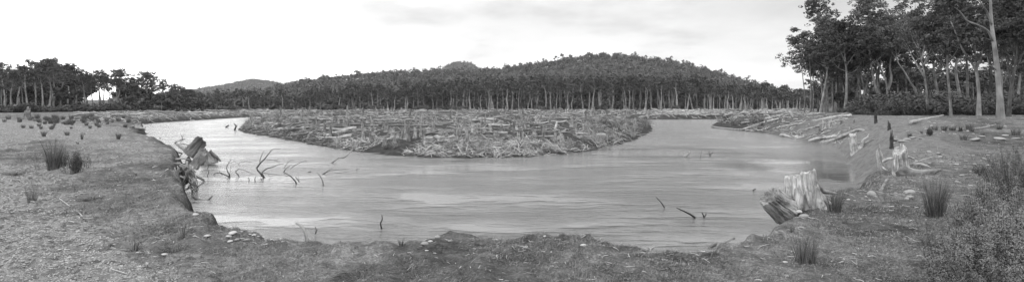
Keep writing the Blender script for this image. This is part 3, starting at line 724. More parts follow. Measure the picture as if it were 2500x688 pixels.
def stump_mesh(seed, rt_, rb, h, flutes=6, na=28, nz=10, mat='stumpg', jag=.1, slope=.15, fis=.06, flare=2.2, top_n=3):
    """cut or snapped stump: buttressed foot, fluted sides, broken top. Base at the origin."""
    g = np.random.default_rng(seed); th = np.arange(na) / na * 2 * math.pi
    ph = g.random(3) * 6.28; sdir = g.random() * 6.28
    V = []
    jg = g.random(na); jg = (jg + np.roll(jg, 1) + np.roll(jg, 2)) / 3 if na > 40 else jg
    fl = np.maximum(0, np.cos(flutes * th / 2 * 1.0 + ph[0])) ** 2 * .7 + .3 * np.maximum(0, np.sin((flutes - 1) * th + ph[1]))
    hz = h * (1 + slope * np.cos(th - sdir) + jag * (jg - .5) * 2)
    fine = fbm(th * 6 / 6.28 * 3, np.zeros(na), 3, seed); fine2 = g.random(na)
    for i in range(nz):
        t = i / (nz - 1); z = -.12 * h + (hz + .12 * h) * t
        tt = np.clip(z / h, 0, 1)
        r = rt_ + (rb - rt_) * (1 - tt) ** flare * (.72 + .5 * fl)
        r = r * (1 + fis * .8 * (fine2 - .5) * 1.6 * fbm(th * 3, t * 4 + np.zeros(na), 2, seed + 8) + fis * 2.6 * (fbm(th * 4.5 + 3 + 1.2 * t, t * 1.8 + np.zeros(na), 4, seed + 3) - .5) - fis * 1.2 * (fbm(th * 9 + .8 * t, t * 1.0 + np.zeros(na), 2, seed + 5) > .62))
        V.append(np.stack([np.cos(th) * r, np.sin(th) * r, z], 1))
    top = V[-1]
    for f, dz in ((.86, -.015), (.5, -.04 - .06 * g.random()), (.15, -.06)):
        c = top.copy(); c[:, :2] *= f; c[:, 2] += dz * h + (g.random(na) - .5) * .05 * h * jag * 5 - (1 - f) * (top[:, 2] - top[:, 2].mean()); V.append(c)
    V = np.array(V); n = len(V); V = V.reshape(-1, 3)
    i = np.arange(n - 1)[:, None] * na; j = np.arange(na)[None]; j2 = (j + 1) % na
    Q = np.stack([i + j, i + j2, i + na + j2, i + na + j], -1).reshape(-1, 4)
    return to_mesh('stump', V, [Q, (np.arange(na) + (n - 1) * na)[None]], M[mat], None, True)
stv = []
for i in range(12):
    h_ = [1.0, .7, 1.3, .5][i % 4]
    o = link('tree_stump', stump_mesh(700 + i, [.22, .3, .16, .34][i % 4], [.42, .5, .3, .62][i % 4], h_, na=20, nz=8, mat='stumpg' if i % 4 else 'stump', jag=.22, slope=.2)); tag(o, 'stump', 'tree stump'); stv.append(o)
stv = Kind(stv)
cnt = 0; tries = 0
while cnt < 190 and tries < 3000:
    tries += 1
    u = rnd.uniform(600, 1640); v = 269 + 95 * rnd.random() ** 1.35
    p = in_island(u, v)
    if p is None or p.y > 320: continue
    hpx = rnd.uniform(8, 15) + (v - 268) * .16; s = hpx / F * p.y / 1.0
    s = min(s, 1.5); row, side = log_zone(u, v)
    stv.put(rnd.randrange(12), (p.x, p.y, h1(p.x, p.y) - .03), rnd.random() * 6.28, s * rnd.uniform(.6, .9), f'short weathered stump standing on the {side} {row}', 'stumps on the stump plain', sz=s)
    cnt += 1
# named ones on the island
for (u, v, h_, wfac, lab) in [(1441, 331, 30, .8, 'dark broken stump beside a round fallen log at the island centre'), (1489, 331, 22, .6, 'pale short stump right of the dark broken stump')]:
    pass
for (u, v, hp, rp, mat, lab) in [(1132, 321, 15, 9, 'stumpg', 'dark broken stump standing beside the round fallen log'), (1177, 320, 14, 7, 'stump', 'squat pale stump right of the dark broken stump'), (990, 341, 18, 4, 'stumpw', 'white post like stump standing alone on the island front'), (943, 322, 12, 5, 'stumpg', 'leaning grey stump near the tangled white branches'),
                                 (67, 292, 22, 6, 'stumpg', 'tall ragged stump among the tussocks on the far left bank'), (336, 312, 12, 7, 'stumpw', 'cut pale stump beside the dead branches at the left bend')]:
    p = ground(u, v); q = p.y / F
    tag(link('tree_stump', stump_mesh(int(u), rp * q, rp * 1.7 * q, hp * q, na=28, nz=10, mat=mat, jag=.25, slope=.3), None, (p.x, p.y, h1(p.x, p.y) - .02)), lab, 'tree stump')
p = ground(1095, 327); q = p.y / F
o = tag(link('fallen_log', tube_mesh('log', [([(-18 * q, 0, 4 * q), (0, .1, 4.5 * q), (17 * q, .05, 4 * q)], [4.4 * q, 5 * q, 4.2 * q])], M['grey'], 12, 10, .1, 3), None, p), 'short thick dark log lying left of the broken stump', 'log')
for pts, rad, lab in [([(1255, 316, .15), (1275, 322, .2), (1300, 326, .15)], [6, 5, 3], 'thick white split log at the right of the stump plain'), ([(928, 303, .3), (960, 312, .2), (990, 330, .1)], [5, 4, 3], 'thick branch arching down among the central driftwood'), ([(880, 325, .1), (905, 310, .35), (925, 306, .3)], [4, 4, 3], 'curved pale log leaning on the central driftwood'),
                      ([(1405, 330, .3), (1420, 326, .3), (1442, 332, .1)], [5, 4, 2], 'white root crown standing out near the island right end'), ([(1355, 318, .7), (1358, 306, .2), (1360, 297, .3)], [2, 2, 1.5], 'thin upright dead branch on the right stump plain')]:
    P = [ground(u_, v_) for u_, v_, _ in pts]; D = sum(p.y for p in P) / len(P); q = D / F
    D = max(p.y for p in P) if 'upright' not in lab else P[0].y
    tag(link('fallen_log', tube_mesh('log', [([at(u_, v_, D + (i * .2)) for i, (u_, v_, dz) in enumerate(pts)], [r * q for r in rad])], M['pale'], 8, 10, .2, int(pts[0][0]))), lab, 'log')

# leafless brush: bundles of fine branches
def brush_mesh(seed, n, h, spread_, r, mat, sides=3, K=5, arch=.35, br=.25):
    g = np.random.default_rng(seed)
    az = g.random(n) * 6.28; rr = g.random(n) ** .5 * spread_ * br
    p0 = np.stack([np.cos(az) * rr, np.sin(az) * rr, np.zeros(n) - .02], 1)
    az2 = az + g.normal(size=n) * .5; out = spread_ * (.3 + .7 * g.random(n)); hh = h * (.35 + .65 * g.random(n))
    t = np.linspace(0, 1, K)[None, :, None]
    d = np.stack([np.cos(az2) * out, np.sin(az2) * out, hh], 1)[:, None]
    P = p0[:, None] + d * t; P[:, :, 2] += hh[:, None] * arch * (np.sin(np.linspace(0, 1, K) * 3.14))[None]
    P += g.normal(size=P.shape) * .03 * h * t
    R = r * np.linspace(1, .3, K)[None] * (.6 + .8 * g.random((n, 1)))
    V, Fc, UV = tubes(P, R, sides, False)
    return to_mesh('brush', V, Fc, M[mat], UV)
bk = Kind([tag(link('dead_bush', brush_mesh(800 + i, 70, 1.0, .9, .009, ['twig', 'twigd'][i % 2])), 'bush', 'dead bush') for i in range(6)])
spots = []
for _ in range(46): spots.append((rnd.uniform(1440, 1585), rnd.uniform(300, 352), 'leafless bush on the right tip of the island', 26))
for _ in range(30): spots.append((rnd.uniform(590, 720), rnd.uniform(284, 334), 'leafless bush on the left tip of the island', 24))
for _ in range(40): spots.append((rnd.uniform(720, 1440), rnd.uniform(350, 380), 'wiry dead bush overhanging the island front bank', 22))
for _ in range(16): spots.append((rnd.uniform(1755, 1860), rnd.uniform(296, 322), 'wiry dead bush on the right bank mud slope', 20))
for (u, v, lab, hp) in spots:
    p = ground(u, v)
    if p.z < .12: continue
    s = hp * rnd.uniform(.6, 1.1) / F * p.y
    bk.put(rnd.randrange(6), (p.x, p.y, h1(p.x, p.y)), rnd.random() * 6.28, s, lab, lab.replace('leafless bush', 'leafless bushes').replace('wiry dead bush', 'wiry dead bushes'))
bk.finish()

# uncountable twigs and sticks over the plain
def scatter_twigs(name, n, region, mat, label, rpx=(.3, .75), lpx=(6, 26), up=.12, sides=3, vpow=1.4, lmax=4):
    g = np.random.default_rng(n); u0, u1, v0, v1 = region
    m = int(n * 3.2)
    u = g.uniform(u0, u1, m); v = v0 + (v1 - v0) * g.random(m) ** vpow
    D = (E - .4) * F / (v - HZ); aa = (u - CX) / F
    for _ in range(7): D = .5 * D + .5 * (E - np.clip(H(aa * D, D), 0, 2)) * F / (v - HZ)
    x = aa * D; z, sd, w, top = H(x, D, True)
    ok = (sd > .1) & (D < 420) & (fbm(x * .30, D * .30, 3, 44) + .2 * g.random(m) > .51)
    x, D, z, sd = x[ok][:n], D[ok][:n], z[ok][:n], sd[ok][:n]; n = len(x); q = D / F
    L = np.minimum(g.uniform(*lpx, n) * q, lmax); r = g.uniform(*rpx, n) * q
    az = g.random(n) * 6.28; el = np.abs(g.normal(size=n)) * up
    d = np.stack([np.cos(az) * np.cos(el), np.sin(az) * np.cos(el), np.sin(el)], 1) * L[:, None]
    K = 4; t = np.linspace(0, 1, K)[None, :, None]
    P = np.stack([x, D, z + r], 1)[:, None] + d[:, None] * t
    bend = g.normal(size=(n, 1, 3)) * L[:, None, None] * .06; bend[..., 2] = abs(bend[..., 2])
    P = P + bend * np.sin(t * 3.14) + g.normal(size=P.shape) * L[:, None, None] * .025
    # keep both ends on the ground
    zz = np.maximum(H(P[:, :, 0], P[:, :, 1]), -.05) + r[:, None] * .5
    P[:, :, 2] = np.maximum(P[:, :, 2] - (z[:, None]) + zz * 1.0, zz)
    V, Fc, UV = tubes(P, r[:, None] * np.linspace(1, .4, K)[None], sides, False)
    return tag(link(name, to_mesh(name, V, Fc, M[mat], UV)), label, 'driftwood', kind='stuff')
scatter_twigs('driftwood_litter', 3400, (580, 1660, 268, 382), 'twig', 'bleached twigs and sticks littering the stump plain')
scatter_twigs('driftwood_tangle', 1900, (580, 1600, 325, 384), 'twigd', 'grey tangled branches along the island bank', (.3, .9), (8, 34), .2, 3, 1.0)
scatter_twigs('bank_tangle', 1500, (820, 1560, 345, 385), 'twig', 'pale arching branches piled on the island front', (.35, 1.0), (10, 36), .3, 4, .9)
scatter_twigs('slope_litter', 300, (1740, 2080, 278, 345), 'twig', 'twigs strewn over the right bank slope', (.4, 1.0), (6, 24), .1, 3, 1.0)
scatter_twigs('flat_litter', 700, (200, 700, 270, 300), 'twig', 'sticks strewn over the far left flat', (.5, 1.0), (8, 26), .1, 3, 1.0)
scatter_twigs('right_flat_litter', 700, (1600, 1980, 268, 292), 'twig', 'sticks strewn over the flat past the bend', (.5, 1.1), (8, 30), .15, 3, 1.0)

# ------------------------------------------------------------------ driftwood placed one by one
def pix_tube(name, cat, label, limbs, mat='pale', sides=8, K=14, rough=.18, seed=1, parts=None, group=None):
    """limbs: list of (points (u, v, D or None), radii in picture units). First limb is the thing, the others its branches"""
    res = []
    for pts, rad in limbs:
        D0 = None; P = []
        for q in pts:
            D = q[2] if len(q) > 2 else None
            P.append([q[0], q[1], D])
        known = [i for i, q in enumerate(P) if q[2] is not None]
        if not known:
            P[0][2] = ground(P[0][0], P[0][1]).y; P[-1][2] = ground(P[-1][0], P[-1][1]).y if len(P) > 1 else P[0][2]; known = [0, len(P) - 1]
        for i, q in enumerate(P):
            if q[2] is None: q[2] = float(np.interp(i, known, [P[k][2] for k in known]))
        X = [at(*q) for q in P]; Dm = sum(q[2] for q in P) / len(P)
        res.append((X, [r * Dm / F for r in np.atleast_1d(rad)]))
    o0 = res[0][0][0].copy()
    loc = lambda L: [p - o0 for p in L]
    root = link(name, tube_mesh(name, [(loc(res[0][0]), res[0][1])], M[mat], sides, K, rough, seed), None, o0)
    tag(root, label, cat, group)
    for i, (X, R) in enumerate(res[1:]):
        link('branch', tube_mesh('branch', [(loc(X), R)], M[mat], max(5, sides - 2), 10, rough, seed + i + 1), root)
    return root
W = lambda v: E * F / (v - HZ)     # depth of the water surface at picture height v
z8 = lambda x, y: (480 + x / 4.3, 340 + y / 4.3)
def wb(label, base_v, limbs, r, seed, mat='dark', cat='branch'):
    D = W(base_v)
    L = [([(*z8(*q), D + k * .15) for k, q in enumerate(l)], [.72 * x_ for x_ in rr]) for l, rr in zip(limbs, r)]
    pix_tube('dead_branch', cat, label, L, mat, 6, 14, .15, seed)
wb('single wavy twig rising from the water by the left stumps', 432, [[(118, 400), (112, 385), (128, 350), (116, 305), (136, 268)]], [[1.6, 1.2, .8]], 1)
wb('low tangle of dark twigs in the water right of the left stumps', 433, [[(348, 405), (345, 375), (322, 330), (316, 290), (335, 250), (365, 205)], [(335, 250), (370, 243), (400, 235), (435, 250)], [(348, 390), (352, 340), (358, 280)], [(345, 392), (300, 375), (255, 352), (215, 350), (182, 362), (190, 390), (238, 430)], [(345, 398), (300, 405), (238, 428), (175, 440)], [(270, 375), (250, 352), (235, 330)], [(235, 432), (250, 445), (242, 465)]],
   [[2.2, 1.6, 1.2, .6], [.8, .4], [1, .5], [1.8, 1.1, .8], [1.6, 1.1, .6], [1, .6], [.8, .5]], 2)
wb('thin hooked twig lying over the water between two tangles', 432, [[(447, 395), (435, 370), (408, 342), (430, 322), (448, 310), (520, 332), (590, 362)], [(445, 270), (440, 255), (465, 238), (520, 232), (580, 240)]], [[1.6, 1.2, .5], [.9, .5]], 3)
wb('short dark peg standing in the water, left of a pair', 443, [[(549, 442), (552, 425), (546, 404)]], [[1.6, 1.1]], 4)
wb('short dark peg standing in the water, right of a pair', 443, [[(616, 442), (612, 420), (620, 392)]], [[1.8, 1.1]], 5)
wb('largest dark branch arching high out of the river at left', 434, [[(720, 410), (690, 385), (660, 345), (630, 300), (680, 240), (740, 175), (790, 110), (830, 98), (885, 102)], [(640, 295), (662, 262), (665, 220), (685, 165), (706, 124)], [(672, 250), (705, 220), (740, 210), (820, 222), (862, 204)], [(820, 222), (845, 232), (875, 240)], [(680, 385), (690, 345), (740, 305), (800, 292), (860, 262), (915, 260)], [(690, 355), (705, 385), (730, 408)], [(700, 352), (760, 360), (830, 372), (905, 378)], [(755, 370), (770, 390), (800, 385)], [(805, 290), (808, 270), (822, 250)]],
   [[2.6, 2.4, 2.2, 1.6, .9, .5], [1.8, 1.2, .8], [1.2, .9, .5], [.6, .4], [2.2, 1.4, .7], [1.2, .8], [1.3, .8, .5], [.8, .5], [.7, .4]], 6)
wb('two thin arching twigs right of the largest river branch', 420, [[(912, 345), (945, 300), (970, 280), (1005, 264)], [(918, 305), (935, 275), (955, 245), (990, 218), (1022, 222)], [(985, 312), (1020, 280), (1060, 258), (1105, 236), (1155, 228)], [(958, 325), (963, 300), (975, 285)]], [[1.6, 1, .6], [1.1, .5], [1.2, .6], [.7, .5]], 7)
wb('low forked branch leaning left out of the river', 449, [[(1050, 472), (1030, 430), (985, 385), (945, 362), (912, 342)], [(1078, 445), (1060, 420), (1040, 395)], [(1078, 445), (1070, 390), (1062, 345)], [(1020, 430), (1005, 400), (975, 372)], [(985, 385), (940, 385), (930, 378)]], [[2.6, 1.6, .7], [1.8, 1], [.6, .4], [1.0, .5], [.7, .4]], 8)
wb('slanting bare stick alone in the river', 452, [[(1334, 486), (1320, 430), (1295, 385), (1262, 346)]], [[2.4, 2, 1.2]], 9, 'grey')
wb('branch with swept fingers lying on the river surface', 425, [[(1325, 366), (1350, 350), (1390, 322), (1432, 304)], [(1330, 366), (1380, 374), (1430, 376), (1485, 358), (1560, 358), (1650, 346)], [(1350, 352), (1420, 326), (1500, 318), (1600, 308)], [(1450, 350), (1520, 350), (1590, 338)]], [[2, 1.2, .6], [2.2, 1.5, .6], [1, .5], [.8, .5]], 10)
wb('long branch bent like an elbow at the island front', 398, [[(1418, 250), (1460, 218), (1495, 192), (1560, 190), (1610, 132), (1658, 104), (1705, 135), (1780, 146), (1850, 145), (1925, 140)], [(1440, 250), (1470, 262), (1495, 268)]], [[2.6, 2.2, 2, 1.6, 1.2, .8], [1, .5]], 11, 'grey')
wb('small dark twig floating near the swept branch', 421, [[(1170, 348), (1190, 342), (1208, 332)]], [[1.4, .6]], 12)
wb('tiny hooked twig on the water right of the swept branch', 417, [[(1680, 325), (1685, 310), (1705, 306)]], [[1.2, .6]], 13)
def simple(label, pts, r, mat='dark', name='dead_branch', cat='branch', base=None, more=(), sides=7, group=None):
    D = None if base is None else W(base)
    L = [([(u, v, D) if D else (u, v) for u, v in pts], r)] + [([(u, v, D) if D else (u, v) for u, v in p2], r2) for p2, r2 in more]
    return pix_tube(name, cat, label, L, mat, sides, 14, .2, int(pts[0][0]), group=group)
simple('knotted dark snag off the island left tip', [(573, 318), (576, 308), (571, 302)], [2.5, 1.6, .8], base=318, more=[([(573, 314), (580, 306)], [1.5, .6])])
simple('low dark snag left of the knotted snag', [(551, 311), (556, 308), (559, 306)], [2.2, 1.2], base=311)
simple('small twisted stick standing in the river centre', [(932, 558), (929, 545), (933, 535), (932, 524)], [2.2, 1.6, .9], base=559)
simple('bleached curved log rising from the near shore', [(749, 589), (746, 570), (737, 553), (722, 543)], [4.5, 4, 3.4, 2.2], 'pale', 'driftwood_log', 'log', base=592)
simple('little dark twig beside the bleached curved log', [(770, 570), (772, 562), (770, 553)], [1.6, .8], base=571, more=[([(770, 566), (776, 560)], [1, .5])])
simple('bent dark twig left of the right half river snag', [(1622, 506), (1614, 494), (1601, 480)], [1.6, 1.2, .7], base=507)
simple('slanting black stick lying out of the right river', [(1697, 531), (1682, 521), (1652, 507)], [3, 2.2, 1.0], base=532)
simple('two pronged dark twig beside the slanting black stick', [(1719, 531), (1717, 525), (1714, 518)], [2, 1], base=532, more=[([(1719, 530), (1723, 524), (1724, 519)], [1.6, .8])])
simple('pale knotted snag in the river past the bend', [(1670, 382), (1678, 378), (1684, 371), (1678, 370)], [3, 2.4, 1.4], 'pale', base=383)
simple('thin upright stick in the far right river', [(1710, 385), (1712, 375), (1715, 364)], [1.3, .8], 'grey', base=386)
simple('small leaning twin snag in the far right river', [(1732, 380), (1735, 375), (1741, 371)], [2.2, 1.2], 'grey', base=381, more=[([(1733, 379), (1731, 372), (1732, 368)], [1.2, .6])])
simple('tiny dark twig tip left of the split stump', [(1838, 464), (1843, 462), (1845, 460)], [1.5, .8], base=465)
# right bank logs
RB = [('long white log lying along the right waterline', [(1907, 329), (1935, 334), (1980, 339), (2010, 337), (2042, 333)], [4, 4.2, 4, 3.5, 2.5], [([(1940, 335), (1920, 326), (1905, 322)], [1.8, 1])]),
      ('pale log crossing behind the waterline log', [(1975, 344), (1995, 338), (2020, 335), (2040, 330)], [3.2, 3, 2.4], []),
      ('bent bleached log sloping up from the water to the forked stump', [(2009, 350), (2044, 338), (2077, 324), (2100, 316), (2117, 323), (2134, 316)], [4.5, 4.5, 4, 3, 2.4, 1.2], [([(2044, 334), (2052, 321), (2073, 318)], [2, 1.4]), ([(2095, 318), (2085, 330), (2080, 338)], [1.8, 1.2])]),
      ('longest straight pale log on the slope below the right forest', [(1898, 311), (1963, 300), (2012, 291), (2044, 285), (2079, 282)], [1.8, 2.6, 3.4, 3.8, 4], [([(1950, 311), (1968, 305), (1985, 296)], [1.2, 1.8]), ([(1925, 306), (1905, 303)], [1.4, .7])]),
      ('pale log at the top left of the right bank slope', [(1810, 300), (1848, 295), (1879, 287), (1911, 281)], [1.6, 2.6, 3, 2.8], [([(1860, 292), (1875, 296)], [1.2, .6])]),
      ('slender log angling up the right bank from the spit', [(1810, 316), (1835, 309), (1865, 299), (1900, 290)], [1.4, 2.2, 2.6, 2.2], []),
      ('half buried branch above the waterline log', [(1966, 316), (1983, 312), (2000, 307)], [1.8, 2.2, 2], []),
      ('dark ended log resting at the tip of the right spit', [(1738, 309), (1765, 313), (1795, 316), (1812, 316)], [2, 2.6, 2.4, 1.6], []),
      ('short log crossing the right spit behind the dark ended log', [(1820, 317), (1850, 320), (1885, 308)], [2.4, 2.6, 1.5], []),
      ('long pale log lying at the forest edge behind the right plain', [(2224, 298), (2250, 293), (2280, 287), (2303, 281)], [3.5, 3.6, 3, 1.8], []),
      ('pale log on the stony ground left of the massive trunk base', [(2380, 314), (2405, 311), (2431, 304)], [2.8, 2.6, 1.6], [])]
for i, (lab, pts, r, more) in enumerate(RB):
    pp = []
    for (u, v) in pts:
        g_ = ground(u, v + 2.5); pp.append((u, v, g_.y))
    mm = []
    for p2, r2 in more:
        Dm = float(np.interp(p2[0][0], sorted([q[0] for q in pp]), [q[2] for q in sorted(pp)])); mm.append(([(u, v, Dm) for u, v in p2], r2))
    # straighten the depth so the log is a log
    us = [q[0] for q in pp]; co = np.polyfit(us, [q[2] for q in pp], 1); 
    pp = [(u, v, max(2.0, np.polyval(co, u))) for u, v, _ in pp]
    pix_tube('fallen_log', 'log', lab, [(pp, r)] + mm, 'pale', 9, 18, .16, 30 + i)
for (u, v, hp, rp, mat, lab) in [(2012, 314, 16, 3.2, 'stumpw', 'pale splayed stump on the slope above the waterline log'), (2027, 312, 16, 3.2, 'stumpw', 'second pale stump on the slope, right of the splayed one'), (2001, 322, 9, 2.4, 'stumpg', 'tiny stump just below the splayed slope stump'), (2054, 304, 9, 2.6, 'stumpg', 'small grey stump below the longest slope log'),
                                 (1912, 297, 9, 2.6, 'stumpw', 'small pale stump between the slope logs'), (2138, 301, 20, 2.9, 'char', 'black charred stump before the forest edge'), (2171, 317, 17, 2.9, 'char', 'dark forked stump behind the burnt post'), (2177, 362, 33, 3.4, 'char', 'tall burnt black post behind the right bank stumps'), (2077, 318, 11, 3, 'stumpw', 'small post stub above the bent bleached log'), (2345, 321, 10, 3.5, 'char', 'little charred stub on the right plain'), (1845, 290, 7, 2.2, 'stumpg', 'tiny stump at the left top of the right bank'), (1870, 301, 8, 2.2, 'stumpg', 'tiny stump under the top left slope log'), (2085, 300, 8, 2.4, 'stumpg', 'tiny stump right of the small grey slope stump')]:
    p = ground(u, v); q = p.y / F
    tag(link('tree_stump', stump_mesh(int(u * 3 + v), rp * q, rp * 1.3 * q, hp * q, na=24, nz=9, mat=mat, jag=.4, slope=.18, fis=.35), None, (p.x, p.y, h1(p.x, p.y) - .03)), lab, 'tree stump')

def big_stump(name, label, base, rt_, rb, h, seed, rot=(0, 0, 0), mat='stumpw', na=130, nz=44, roots=(), root_mat='pale', **k):
    e = empty(name, base, 0, label, 'tree stump')
    body = child(e, 'stump_body', stump_mesh(seed, rt_, rb, h, na=na, nz=nz, mat=mat, **k)); body.rotation_euler = rot
    for i, (pts, r) in enumerate(roots):
        child(e, 'root', tube_mesh('root', [([Vector(p) - Vector(base) for p in pts], r)], M[root_mat], 10, 16, .3, seed + i))
    return e
# the big split pair on the near right bank
Db = 9.25; q = Db / F
base = at(1962, 500, Db); base.z = max(h1(base.x, base.y), .62)
big_stump('split_stump', 'big upright weathered stump with flared foot on the near right bank', base, 34 * q, 52 * q, 92 * q, 41, (math.radians(-3), math.radians(-3), 0.4), jag=.09, slope=.10, fis=.12, flutes=5, flare=1.7,
          roots=[([at(1947, 462, Db - .30), at(1950, 483, Db - .42), at(1949, 503, Db - .5), at(1953, 512, Db - .55)], [.05, .06, .05, .03]),
                 ([at(1985, 455, Db - .15), at(1998, 474, Db - .1), at(2014, 490, Db), at(2030, 497, Db + .1)], [.07, .06, .045, .015]),
                 ([at(1972, 470, Db - .3), at(1976, 490, Db - .4), at(1978, 506, Db - .45)], [.05, .045, .02]),
                 ([at(1995, 455, Db + .2), at(2008, 466, Db + .4), at(2028, 470, Db + .7), at(2045, 473, Db + 1)], [.06, .045, .03, .012])])
b2 = at(1921, 517, 8.9)
big_stump('tilted_stump', 'broad stump toppled left against the big upright stump', b2, 27 * 8.9 / F, 36 * 8.9 / F, 66 * 8.9 / F, 42, (math.radians(12), math.radians(-52), 0), jag=.09, slope=.08, fis=.12, flutes=4, flare=1.2)
def stone_mesh(seed, mat, sub=3, flat=.6, ang=.25):
    import bmesh
    bm = bmesh.new(); bmesh.ops.create_icosphere(bm, subdivisions=sub, radius=1)
    g = np.random.default_rng(seed); pl_ = g.normal(size=(9, 3)); pl_ /= np.linalg.norm(pl_, axis=1, keepdims=True); dd = .62 + .34 * g.random(9)
    sc3 = np.array([1, .65 + .3 * g.random(), flat * (.8 + .4 * g.random())])
    for v in bm.verts:
        c = np.array(v.co)
        for n_, d_ in zip(pl_, dd):
            e_ = c @ n_ - d_
            if e_ > 0: c = c - n_ * e_ * (.45 + ang)
        v.co = c * sc3
    for f in bm.faces: f.smooth = True
    me = bpy.data.meshes.new('stone'); bm.to_mesh(me); bm.free(); me.materials.append(M[mat]); return me
sm = [stone_mesh(i, 'stone') for i in range(7)]; smp = [stone_mesh(20 + i, 'stone_pale') for i in range(3)]
def stone(u, v, rpx, label, pale=False, flat=1.0, group=None, cat='stone', sink=.35, name='stone', k=None):
    p = ground(u, v); r = rpx / F * p.y
    me = rnd.choice(smp if pale else sm) if k is None else (smp if pale else sm)[k]
    o = link(name, me, None, (p.x, p.y, h1(p.x, p.y) + r * flat * sink)); o.scale = (r, r, r * flat); o.rotation_euler = (rnd.uniform(-.15, .15), rnd.uniform(-.15, .15), rnd.uniform(0, 6.28))
    return tag(o, label, cat, group)
o = stone(1951, 523, 9, 'white knobbly rock at the foot of the big upright stump', True, 1.1, sink=.6)
stone(1962, 529, 12, 'flat grey rock below the white knobbly rock', flat=.6)
stone(1928, 535, 13, 'flat rock wedged under the toppled stump', flat=.6)
stone(1984, 497, 7, 'pale stone between the roots of the big stump', True)
stone(1896, 545, 8, 'pale chipped stone left below the toppled stump', True, .8)
stone(2128, 478, 11, 'angular grey boulder right of the white root', flat=1.2)
stone(2222, 470, 15, 'large smooth boulder set in the eroded right bank', flat=.8, sink=.1)
stone(2221, 484, 8, 'light stone in front of the bank boulder'); stone(2214, 487, 6, 'smaller stone touching the light stone')
stone(2337, 447, 7, 'light cobble on the bare track right of the rushes'); stone(2335, 402, 6, 'light flat stone above the bare track', True, .5)
stone(2419, 405, 10, 'flat light stone near the small dark plant', flat=.5); stone(2380, 403, 6, 'light stone left of the flat light stone', flat=.6)
for i, (u, v, r) in enumerate([(2205, 347, 16), (2190, 343, 11), (2215, 341, 12), (2228, 337, 10), (2250, 340, 9), (2180, 350, 8)]):
    stone(u, v, r, 'flat slab in the rock patch behind the burnt post', flat=.35, group='slabs behind the burnt post')
for i, (u, v, r) in enumerate([(2380, 343, 15), (2440, 341, 14), (2398, 335, 9), (2455, 332, 8), (2480, 340, 9)]):
    stone(u, v, r, 'low grey slab on the stony ground at far right', flat=.45, group='slabs on the far right ground')
# forked stump, hooked stumps on the right bank
Df = ground(2085, 374).y; A = lambda u, v, d=0: at(u, v, Df + d)
base = A(2086, 374); q = Df / F
big_stump('forked_stump', 'pale cut stump with thick forked root at the water end of the right bank', base, 7.5 * q, 8.5 * q, 46 * q, 51, (0, math.radians(-6), 0), na=48, nz=20, jag=.04, slope=.05, fis=.08, flutes=3,
          roots=[([A(2083, 372), A(2093, 366), A(2103, 357), A(2108, 342), A(2120, 333)], [7 * q, 5.5 * q, 4 * q, 2.6 * q, 1 * q]), ([A(2101, 357), A(2118, 346), A(2136, 339)], [3 * q, 2 * q, 1 * q]), ([A(2090, 372), A(2105, 370), A(2122, 365), A(2143, 362)], [3.2 * q, 2.6 * q, 2 * q, 1 * q]), ([A(2090, 350), A(2105, 348), A(2115, 338), A(2122, 327)], [1.6 * q, 1.4 * q, .8 * q]), ([A(2072, 338), A(2079, 350), A(2082, 366)], [2 * q, 3 * q, 4 * q])])
Dh = ground(2215, 425).y; A = lambda u, v, d=0: at(u, v, Dh + d); q = Dh / F
base = A(2200, 422)
big_stump('hooked_stump', 'large weathered stump curving into a thick horizontal root over the eroded bank', base, 14.5 * q, 20 * q, 58 * q, 52, (math.radians(4), math.radians(-10), .3), 'stumpw', 90, 30, jag=.10, slope=.16, fis=.13, flutes=4,
          roots=[([A(2196, 410, -.1), A(2212, 419, -.15), A(2240, 422, -.1), A(2268, 420, 0), A(2296, 414, .1)], [15 * q, 13 * q, 10 * q, 7 * q, 3 * q]), ([A(2228, 402, .2), A(2245, 400, .2), A(2258, 403, .1), A(2272, 409, .1)], [3 * q, 3 * q, 2.4 * q, 1.4 * q]),
                 ([A(2205, 388, .3), A(2218, 383, .3), A(2232, 388, .3)], [4 * q, 3 * q, 1.5 * q]), ([A(2236, 398, .6), A(2252, 390, .6), A(2276, 383, .7)], [1.6 * q, 1.5 * q, 1 * q]), ([A(2205, 418, -.1), A(2213, 440, -.15), A(2206, 452, -.1), A(2200, 462, 0)], [4 * q, 3 * q, 1.6 * q, .8 * q])])
base = A(2152, 402, .3)
big_stump('leaning_stump', 'small leaning pale stump left of the large hooked stump', base, 6.5 * q, 9 * q, 38 * q, 53, (0, math.radians(-14), 0), 'stumpw', 48, 20, jag=.14, slope=.3, fis=.12, flutes=4,
          roots=[([A(2156, 395, .1), A(2168, 388, 0), A(2182, 386, 0)], [3.5 * q, 3 * q, 2 * q]), ([A(2155, 408, 0), A(2162, 414, -.1), A(2175, 420, -.1)], [2 * q, 1.4 * q, .7 * q]), ([A(2148, 400, 0), A(2151, 414, -.1), A(2153, 432, -.1)], [2.4 * q, 1.6 * q, .7 * q]), ([A(2183, 390, -.1), A(2184, 405, -.2), A(2186, 418, -.2)], [1.6 * q, 1.2 * q, .6 * q])])
simple('short leaning driftwood post in the eroded bank', [(2150, 468), (2158, 452), (2166, 437)], [4.5, 4, 3], 'stump' if False else 'grey', 'driftwood_post', 'post')
simple('thin root hanging down the eroded bank below the leaning stump', [(2147, 430), (2130, 442), (2122, 455)], [1.5, 1.3, .8], 'grey', 'bare_root', 'root')
simple('white gnarled root lying between the big stump and the cove', [(2042, 465), (2068, 470), (2092, 471), (2103, 466), (2113, 467)], [1.6, 2, 3, 4, 1.6], 'pale', 'bare_root', 'root', more=[([(2060, 470), (2078, 476), (2088, 480)], [1.2, .8])])
simple('pale crooked stick on the bank right of the grey boulder', [(2139, 467), (2152, 471), (2166, 475), (2186, 475)], [2, 2.2, 2, 1], 'pale', 'driftwood_stick', 'stick', more=[([(2166, 475), (2180, 480), (2200, 482)], [1.4, .9])])
